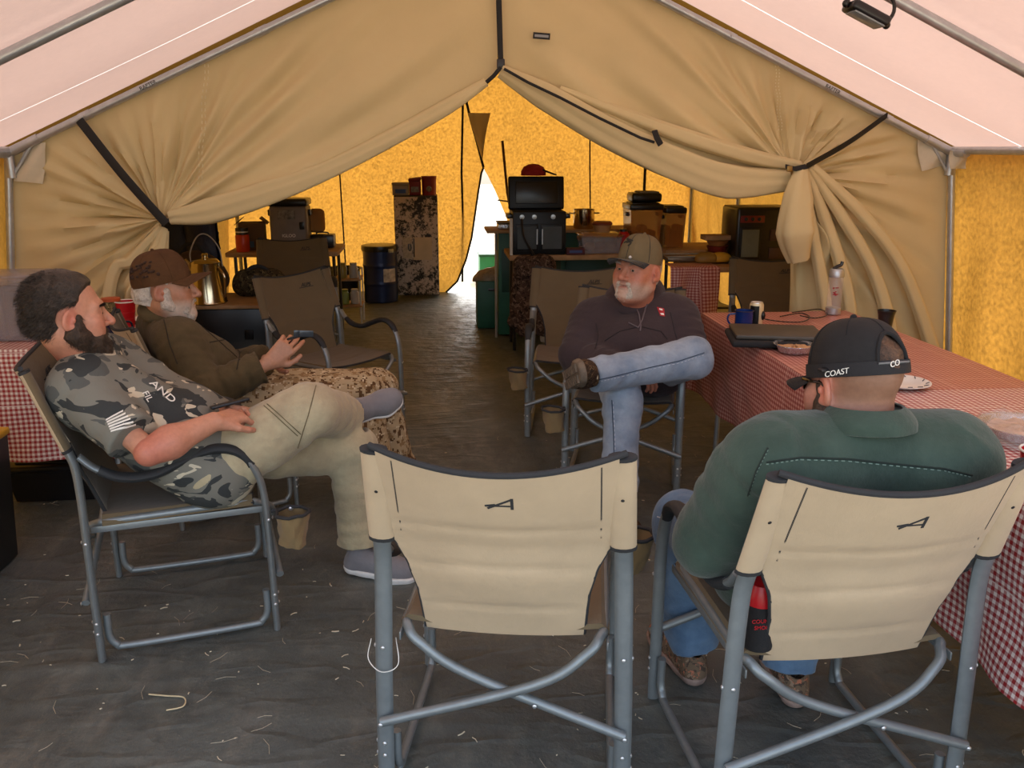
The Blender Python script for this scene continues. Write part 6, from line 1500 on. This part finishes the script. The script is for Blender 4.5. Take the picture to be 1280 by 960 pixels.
# green bin with bag
c = atz(618, 409, 0); hG = at(618, 350, 7.7).z; t = thing('green_bin', 'green box bin overfilled with a crumpled bag by the open slit', 'bin', (c.x, 7.78, 0)); M_grn = mat('green_plastic', '#1d5a43', .5)
b = MB(); b.box((0, 0, hG/2), (.31, .30, hG), bev=.01); b.build('bin_wall', M_grn, t); b = MB(); b.box((.0, -.153, hG*.82), (.11, .006, .022), bev=.002); b.build('hand_slot', M_blackp, t)
f = Field((-.2, -.2, -.02), (.2, .2, .14), .012); f.ell((-.04, 0, 0), (.15, .14, .10), 0); f.ell((.07, -.03, .02), (.10, .11, .11), .02); f.ripple(.012, 40, 3, 6); V, F = f.mesh(); V[:, 2] += hG; np_mesh('crumpled_bag', [(V, F, 0)], [mat('grey_tan_bag', '#8b7a63', .5, var=.3, vscale=30)], t)
t2 = thing('green_crate', 'green crate standing outside the open slit of the back wall', 'crate', (.42, 10.6, -.03)); b = MB(); b.box((0, 0, .17), (.5, .4, .34), bev=.01); b.build('crate_wall', mat('bright_green_plastic', '#2c8a63', .5), t2); b = MB(); b.box((0, 0, .35), (.52, .42, .03), bev=.006); b.build('lid', M_grn, t2)

# stove table
SZ = at(700, 319, 6.62).z
st_ = folding_table('plywood table carrying the camp stove oven', 0.80, 6.90, .60, .28, SZ, M_ply, M_blackp)
c = Vector(((at(640, 300, 6.72).x+at(706, 300, 6.72).x)/2, 6.82, SZ)); sv = thing('camp_oven', 'black camp oven with glass doors and raised stove lid', 'stove', c); wO = at(706, 300, 6.72).x-at(640, 300, 6.72).x
hO = at(672, 264, 6.7).z-SZ; M_char = mat('charcoal_metal', '#1d1e20', .45, .5)
b = MB(); b.box((0, 0, hO/2), (wO, .32, hO), bev=.01); b.build('oven_body', M_char, sv)
for s in (-1, 1):
    b = MB(); b.box((s*wO*.235, -.164, hO*.40), (wO*.42, .012, hO*.62), bev=.004); d_ = b.build('oven_door', M_char, sv); b = MB(); b.box((s*wO*.235, -.172, hO*.40), (wO*.36, .006, hO*.52)); b.build('door_glass', mat('dark_glass', '#4a5358', .12, bump=0), d_); b = MB(); b.tube([(s*.02, -.18, hO*.25), (s*.02, -.18, hO*.6)], .006, 6); b.build('handle', M_steel, d_)
for x in (-.33, -.1, .25): b = MB(); b.lathe([(.018, 0), (.018, .02), (0, .022)], (x*wO, -.16, hO*.88), 14, Matrix.Rotation(R(90), 3, 'X')); b.build('knob', M_steel, sv)
for s in (-1, 1): b = MB(); b.box((s*(wO/2+.018), -.02, hO*.88), (.04, .20, .035), bev=.006); b.build('side_rail', M_blackp, sv)
b = MB(); b.tube([(-wO/2-.012, -.165, .0), (-wO/2-.012, -.165, hO*.85)], .012, 8); b.build('white_post', mat('white_enamel', '#c9c9c6', .4), sv)
hl = at(672, 220, 6.9).z-SZ-hO; b = MB(); b.box((0.005, .13, hO+hl/2-.004), (wO*1.07, .05, hl), bev=.014, seg=3, rot=(R(-8), 0, 0)); ld = b.build('stove_lid', M_char, sv); b = MB(); b.box((0.005, .10, hO+hl/2), (wO*.8, .012, hl*.66), bev=.004, rot=(R(-8), 0, 0)); b.build('lid_panel', M_blackp, ld)
b = MB(); b.tube(spline([(-wO*.34, -.18, hO*.84), (-.12, -.20, hO*.4), (-.03, -.22, -.05), (-.02, -.2, -.35)], 8), .008, 8); b.build('gas_hose', M_blackp, sv)
c = Vector((at(672, 214, 6.95).x, 6.975, SZ+hO+hl+.012)); t = thing('baseball_hat', 'dark red hat lying on top of the raised stove lid', 'hat', c); b = MB(); b.lathe([(.10, -.01), (.098, .02), (.08, .055), (.04, .075), (0, .08)], (-.03, 0, 0), 24); b.build('crown', mat('dark_red_cotton', '#8c1a20', .9), t); b = MB(); b.box((.09, 0, .015), (.12, .14, .012), bev=.005, rot=(0, .35, 0)); b.build('brim', M_black, t)
# rear shelf, pot, totes
RZ_ = at(730, 288, 7.1).z
sf = thing('green_camp_kitchen', 'green camp kitchen cupboard with wooden shelf behind the oven', 'camp kitchen', (0.72, 7.30, 0)); b = MB(); b.box((0.0, .12, RZ_/2), (1.10, .30, RZ_-.03), bev=.01); b.build('cupboard', M_grn, sf); b = MB(); b.box((0.0, .06, RZ_-.012), (1.30, .42, .024), bev=.004); b.build('shelf_board', M_ply, sf)
for x in (-.27, .27): b = MB(); b.box((x, -.035, RZ_*.62), (.5, .012, RZ_*.4), bev=.004); b.build('door', mat('dark_green_panel', '#0f3d2b', .5), sf)
for x in (-.57, .57): b = MB(); b.tube([(x, -.06, .0), (x, -.06, RZ_)], .012, 8); b.build('post', M_steel, sf)
c = Vector((at(730, 276, 7.3).x, 7.30, RZ_)); t = thing('cooking_pot', 'shiny steel cooking pot on the wooden shelf', 'pot', c); rP = (at(743, 276, 7.3).x-at(717, 276, 7.3).x)/2; hP = at(730, 262, 7.3).z-RZ_
b = MB(); b.lathe([(0, 0), (rP*.96, 0), (rP, .008), (rP, hP), (rP*1.04, hP+.004), (rP*.96, hP), (rP*.94, .01), (0, .01)], n=30); b.build('pot_wall', M_pol, t)
for s in (-1, 1): b = MB(); b.tube(spline([(s*rP, -.025, hP*.8), (s*(rP+.035), -.02, hP*.82), (s*(rP+.035), .02, hP*.82), (s*rP, .025, hP*.8)], 5), .005, 6); b.build('handle', M_steel, t)
c = Vector((at(632, 276, 7.3).x, 7.30, RZ_)); t = thing('foil_tray', 'stack of foil trays at the end of the wooden shelf', 'tray', c); b = MB(); b.box((0, 0, .025), (.14, .2, .05), bev=.012); b.build('trays', M_foil, t); b = MB(); b.box((0, 0, .055), (.15, .21, .012), bev=.004); b.build('lid', mat('grey_card', '#77726a', .8), t)
c = Vector((at(750, 316, 6.75).x, 6.80, SZ)); tote('small_clear_tote', 'small clear tote of utensils on the plywood table beside the oven', c, (.32, .24, .13), M_haze, M_amber, lidh=.02)
for k, (dx, m) in enumerate(((-.08, '#b9a58c'), (.0, '#8b5f3c'), (.08, '#6b6256'))): b = MB(); b.ball((c.x+dx, c.y-.03, SZ+.05), (.045, .05, .035), 12); b.tube([(c.x+dx, c.y-.03, SZ+.05), (c.x+dx+.05, c.y+.05, SZ+.09)], .008, 6); ground(b, 'wooden_spoon', mat('utensil_%d' % k, m, .7), ['pale ladle lying in the small clear tote', 'brown wooden spoon lying in the small clear tote', 'grey spatula lying in the small clear tote'][k], 'utensil')
t = thing('mixing_bowl', 'tan mixing bowl with rust lid on the small clear tote', 'bowl', c+Vector((.02, 0, .158))); b = MB(); b.lathe([(0, 0), (.06, 0), (.075, .055), (.078, .06)], n=26); b.build('bowl_wall', mat('tan_plastic', '#a98258', .5), t); b = MB(); b.lathe([(.08, .056), (.082, .07), (.07, .082), (0, .085)], n=26); b.build('lid', mat('rust_plastic', '#7c3a22', .5), t)
c = Vector((at(719, 316, 6.66).x, 6.66, SZ)); t = thing('small_carton', 'small dark red printed carton in front of the clear tote', 'box', c); b = MB(); b.box((0, 0, .025), (.14, .06, .05), bev=.002); b.build('carton_body', mat('maroon_card', '#4c1a20', .7), t); b = MB(); b.box((0, -.031, .025), (.10, .002, .02)); b.build('print', mat('blue_print', '#3e4a78', .7, bump=0), t)
t = thing('red_canister', 'red canister between the clear tote and the amber totes', 'canister', (1.13, 6.80, SZ)); b = MB(); b.lathe([(0, 0), (.045, 0), (.047, .01), (.047, .14), (.03, .16)], n=22); b.build('can_wall', M_redc, t); b = MB(); b.lathe([(.03, .155), (.03, .18), (0, .182)], n=18); b.build('cap', M_blackp, t)
# amber totes table
AZ = at(820, 311, 6.75).z
folding_table('plywood table carrying the amber totes', 1.83, 6.95, .40, .28, AZ, M_ply, M_blackp)
for i, (x0, x1, yt, lab) in enumerate(((783, 829, 262, 'taller amber clear tote with black lid beside the small clear tote'), (828, 857, 266, 'amber clear tote with black lid next to the tan cloth table'))):
    a0, a1 = at(x0, 310, 6.8), at(x1, 310, 6.8); hh = at(x0, yt, 6.8).z-AZ; tote('amber_tote', lab, Vector(((a0.x+a1.x)/2, 6.93, AZ)), ((a1.x-a0.x)*.86, .30, hh), M_amber, M_blackp, group=None, lidh=.045)
    for k in range(3): b = MB(); b.box(((a0.x+a1.x)/2+(-.06+.06*k)*(.9 if i else 1.2), 6.93, AZ+.012+.06+.02*((k+i) % 2)), (.055, .16, .12+.04*((k+i) % 2)), bev=.008); ground(b, 'food_packet', mat('packet_%d%d' % (i, k), ['#7a4a22', '#94703a', '#5d3a22', '#a3743c', '#6b4a2c', '#84602e'][i*3+k], .7), ['brown packet in the taller amber tote', 'golden packet in the taller amber tote', 'dark brown packet in the taller amber tote', 'ochre packet in the amber tote by the cloth table', 'umber packet in the amber tote by the cloth table', 'mustard packet in the amber tote by the cloth table'][i*3+k], 'packet')
a0 = at(808, 252, 6.85); t = thing('appliance', 'low black appliance on the lid of the taller amber tote', 'appliance', (a0.x, 6.93, at(805, 262, 6.8).z+.055)); b = MB(); b.box((0, 0, .035), (.24, .22, .07), bev=.02, seg=3); b.build('case', M_blackp, t); b = MB(); b.box((.02, 0, .075), (.16, .18, .012), bev=.004); b.build('tray', mat('grey_card', '#77726a'), t)
# cloth table with the black oven
OZ = at(945, 331, 5.9).z
folding_table('folding table carrying the tall black oven behind the empty chair', 1.90, 6.08, .50, .26, OZ, M_ply, M_blackp)
b = MB(); x0, x1 = at(838, 320, 5.83).x, at(898, 320, 5.83).x
def runner(u, v):
    x = x0+(x1-x0)*u; s_ = v*(.34+.18)
    if s_ < .18: return (x, 6.0-s_, OZ+.006)
    d = s_-.18; e = .11*abs(u-.1)*(u > .75)
    return (x+.02*math.sin(7*u+6*d)-.03*d*(1-u)*2, 5.815-.015*math.sin(11*u)*d*5, OZ+.006-d*(1+.25*(u > .7)))
b.grid(runner, 24, 30, uv=lambda u, v: (5+(x1-x0)*u, 5+v*.52)); o = b.build('gingham_runner', M_gingr, angle=60); tag(o, 'small red gingham cloth draped over the edge of the oven table', 'tablecloth')
a0, a1 = at(914, 325, 5.95), at(981, 325, 5.95); hh = at(930, 259, 5.95).z-OZ; ov = thing('black_oven', 'tall black countertop oven with small window and red controls', 'oven', ((a0.x+a1.x)/2+.03, 6.08, OZ)); wv = (a1.x-a0.x)*1.1
b = MB(); b.box((0, 0, hh/2), (wv, .34, hh), bev=.02, seg=3); b.build('oven_case', M_blackp, ov); b = MB(); b.box((-wv*.27, -.174, hh*.38), (wv*.36, .012, hh*.58), bev=.004); d_ = b.build('door', M_char, ov); b = MB(); b.box((-wv*.27, -.182, hh*.38), (wv*.28, .006, hh*.48)); b.build('window', mat('grey_green_glass', '#5d6660', .1, bump=0), d_)
b = MB(); b.box((-wv*.25, -.174, hh*.80), (wv*.40, .01, hh*.12), bev=.003); pn = b.build('control_panel', mat('red_panel', '#6e1a16', .4), ov)
for x in (-.36, -.25, -.14): b = MB(); b.ball((x*wv, -.182, hh*.80), (.014, .008, .014), 10); b.build('knob', M_blackp, pn)
for z in (.2, .52): b = MB(); b.box((wv*.26, -.174, hh*z), (wv*.40, .01, hh*.20), bev=.004); b.build('side_drawer', mat('brown_drawer', '#4a3324', .5), ov)
c = Vector((at(903, 322, 5.95).x, 6.08, OZ)); w_ = .14
for k, (m, lab) in enumerate((('#7a2a22', 'lowest red food tray in the stack beside the black oven'), ('#8f4a30', 'second rust food tray in the stack beside the black oven'), ('#7a2a22', 'third red food tray in the stack beside the black oven'), ('#a06a3a', 'fourth tan food tray in the stack beside the black oven'))):
    b = MB(); b.lathe([(0, 0), (.06, 0), (.078, .036), (.082, .038), (.075, .038), (.055, .004), (0, .004)], (c.x, c.y, c.z+.001+.039*k), 20); ground(b, 'food_tray', mat('tray_%d' % (k % 2 if k < 3 else 3), m, .5), lab, 'tray', 'stack of food trays')
b = MB(); b.box((c.x-.0, c.y, c.z+.001+.039*4+.02), (.22, .12, .035), bev=.004); ground(b, 'wood_plank', M_ply, 'short wooden plank on the stack of food trays', 'plank')
c = Vector((at(866, 314, 5.98).x, 6.10, OZ)); t = thing('baking_tray', 'long shallow baking tray on the oven table above the gingham cloth', 'tray', c+Vector((0, .06, 0))); b = MB(); b.box((0, 0, .02), (.30, .16, .036), bev=.01); b.build('tray_body', mat('dull_metal_tray', '#7d6a55', .4, .6), t); b = MB(); b.tube([(-.155, -.085, .04), (.155, -.085, .04), (.155, .085, .04), (-.155, .085, .04)], .006, 6, closed=True); b.build('rim', M_steel, t)
for k, (dx, m, lab) in enumerate(((.22, '#c89a2c', 'yellow bag lying beside the baking tray'), (.10, '#8b6a2e', 'small brown bag in front of the baking tray'))): softbag('food_bag', lab, Vector((c.x+dx, 6.0-.02*k, OZ+.008)), (.13, .09, .07), mat('bag_%d' % k, m, .5), None, 7+k, 'bag')
# camouflage jacket over the stove table edge, white bottle
x0, x1 = at(646, 325, 6.58).x, at(690, 325, 6.58).x; t = thing('camouflage_jacket', 'brown camouflage jacket hung over the stove table edge', 'jacket', ((x0+x1)/2, 6.56, SZ-.62)); f = Field((-.26, -.14, -.06), (.26, .14, .70), .012)
for s in (-1, 1): f.cone((s*.08, 0, .06), (s*.07, .0, .55), .07, .06, .08); f.cone((s*.15, -.01, .12), (s*.11, 0, .55), .045, .05, .04, wr=(.005, 4, s))
f.cone((-.09, 0, .57), (.09, 0, .57), .05, .05, .05); f.ripple(.009, 24, 9, 6); V, F = f.mesh(); np_mesh('jacket_body', [(V, F, 0)], [camo_mat('brown_leaf_camouflage', ['#4b3a30', '#2f241e', '#6e5a4c', '#1d1613'], 28)], t); b = MB(); b.tube([(-.05, .02, .60), (0, .06, .63), (.05, .02, .60)], .012, 6); b.build('hanging_loop', M_zip, t)
c = atz(681, 418, 0); b = MB(); b.lathe([(0, 0), (.07, 0), (.075, .02), (.075, .16), (.05, .19), (.03, .21), (.03, .24), (0, .242)], (c.x, 7.05, 0), 22); ground(b, 'white_jug', mat('white_jug_plastic', '#c5c1b8', .4), 'white plastic jug on the floor under the stove table', 'jug')
softbag('yellow_bag', 'yellow sack under the stove table next to the cupboard', Vector((1.10, 6.92, .0)), (.28, .24, .50), mat('yellow_sack', '#c9a22e', .6), None, 11, 'bag')

# work light under the rafter
c = at(1083, 18, 3.10); t = thing('work_light', 'black work light with bracket hanging under the roof rafter', 'lamp', c); m3 = Matrix.Rotation(R(24), 3, 'Y')
b = MB(); b.box((0, 0, 0), (.15, .10, .035), bev=.012, seg=3, rot=m3); b.build('housing', M_blackp, t); b = MB(); b.box(m3 @ Vector((0, -.01, -.02)), (.12, .075, .006), bev=.002, rot=m3); b.build('lens', mat('pale_lens', '#7d8488', .2, bump=0), t)
P = [m3 @ Vector(p) for p in ((-.08, 0, .0), (-.085, 0, .05), (-.05, 0, .085), (.05, 0, .085), (.085, 0, .05), (.08, 0, 0))]; b = MB(); b.tube(spline(P, 4), .007, 6, b=.004); b.build('bracket', M_blackp, t)
for s in (-1, 1): b = MB(); b.ball(m3 @ Vector((s*.083, 0, 0)), .014, 10); b.build('pivot_knob', M_blackp, t)
p = c+m3 @ Vector((0, 0, .085)); b = MB(); b.tube([p-c, Vector((p.x, 3.15, roof_z(p.x)-.0))-c], .005, 6); b.build('hanging_cord', M_zip, t)

# straw and scraps on the floor
rng = random.Random(11); b = MB()
for _ in range(400):
    x = rng.uniform(-2.2, 1.2); y = rng.uniform(1.4, 4.6)
    if rng.random() < .45: y = rng.uniform(1.5, 3.0)
    a = rng.uniform(0, 6.28); L = rng.choice((.002, .003, .004, .006, .012, .02, .03, .035)); w = .0006 if L > .012 else rng.uniform(.001, .0024); z = floor_fn((x+2.75)/5.5, (y+.6)/(YB+.8))[2]+.0015; d = Vector((math.cos(a), math.sin(a), 0))
    b.tube([Vector((x, y, z))-d*L, Vector((x, y, z+.001*rng.random()))+d*.0+Vector((d.y, -d.x, 0))*L*.2, Vector((x, y, z))+d*L], w, 4)
o = b.build('straw_scraps', mat('dry_straw', '#c9bfa6', .9, bump=0)); tag(o, 'bits of dry straw and scraps scattered on the floor tarp', 'straw', kind='stuff')
b = MB(); b.tube([p+Vector((0, 0, .003)) for p in spline([atz(186, 869, 0), atz(210, 871, 0), atz(230, 873, 0), atz(229, 884, 0), atz(208, 889, 0)], 5)], .0022, 5); ground(b, 'bent_straw', mat('pale_straw', '#d0c29c', .9, bump=0), 'long pale bent straw lying on the floor tarp', 'straw')
b = MB(); b.tube(spline([(CH['A'].location.x-.365, 1.90, .41), (CH['A'].location.x-.372, 1.875, .37), (CH['A'].location.x-.34, 1.855, .345), (CH['A'].location.x-.30, 1.86, .36), (CH['A'].location.x-.305, 1.90, .41)], 6), .0012, 5); ground(b, 'wire_loop', M_white, 'thin pale wire loop around the rear post of an empty camp chair', 'wire')
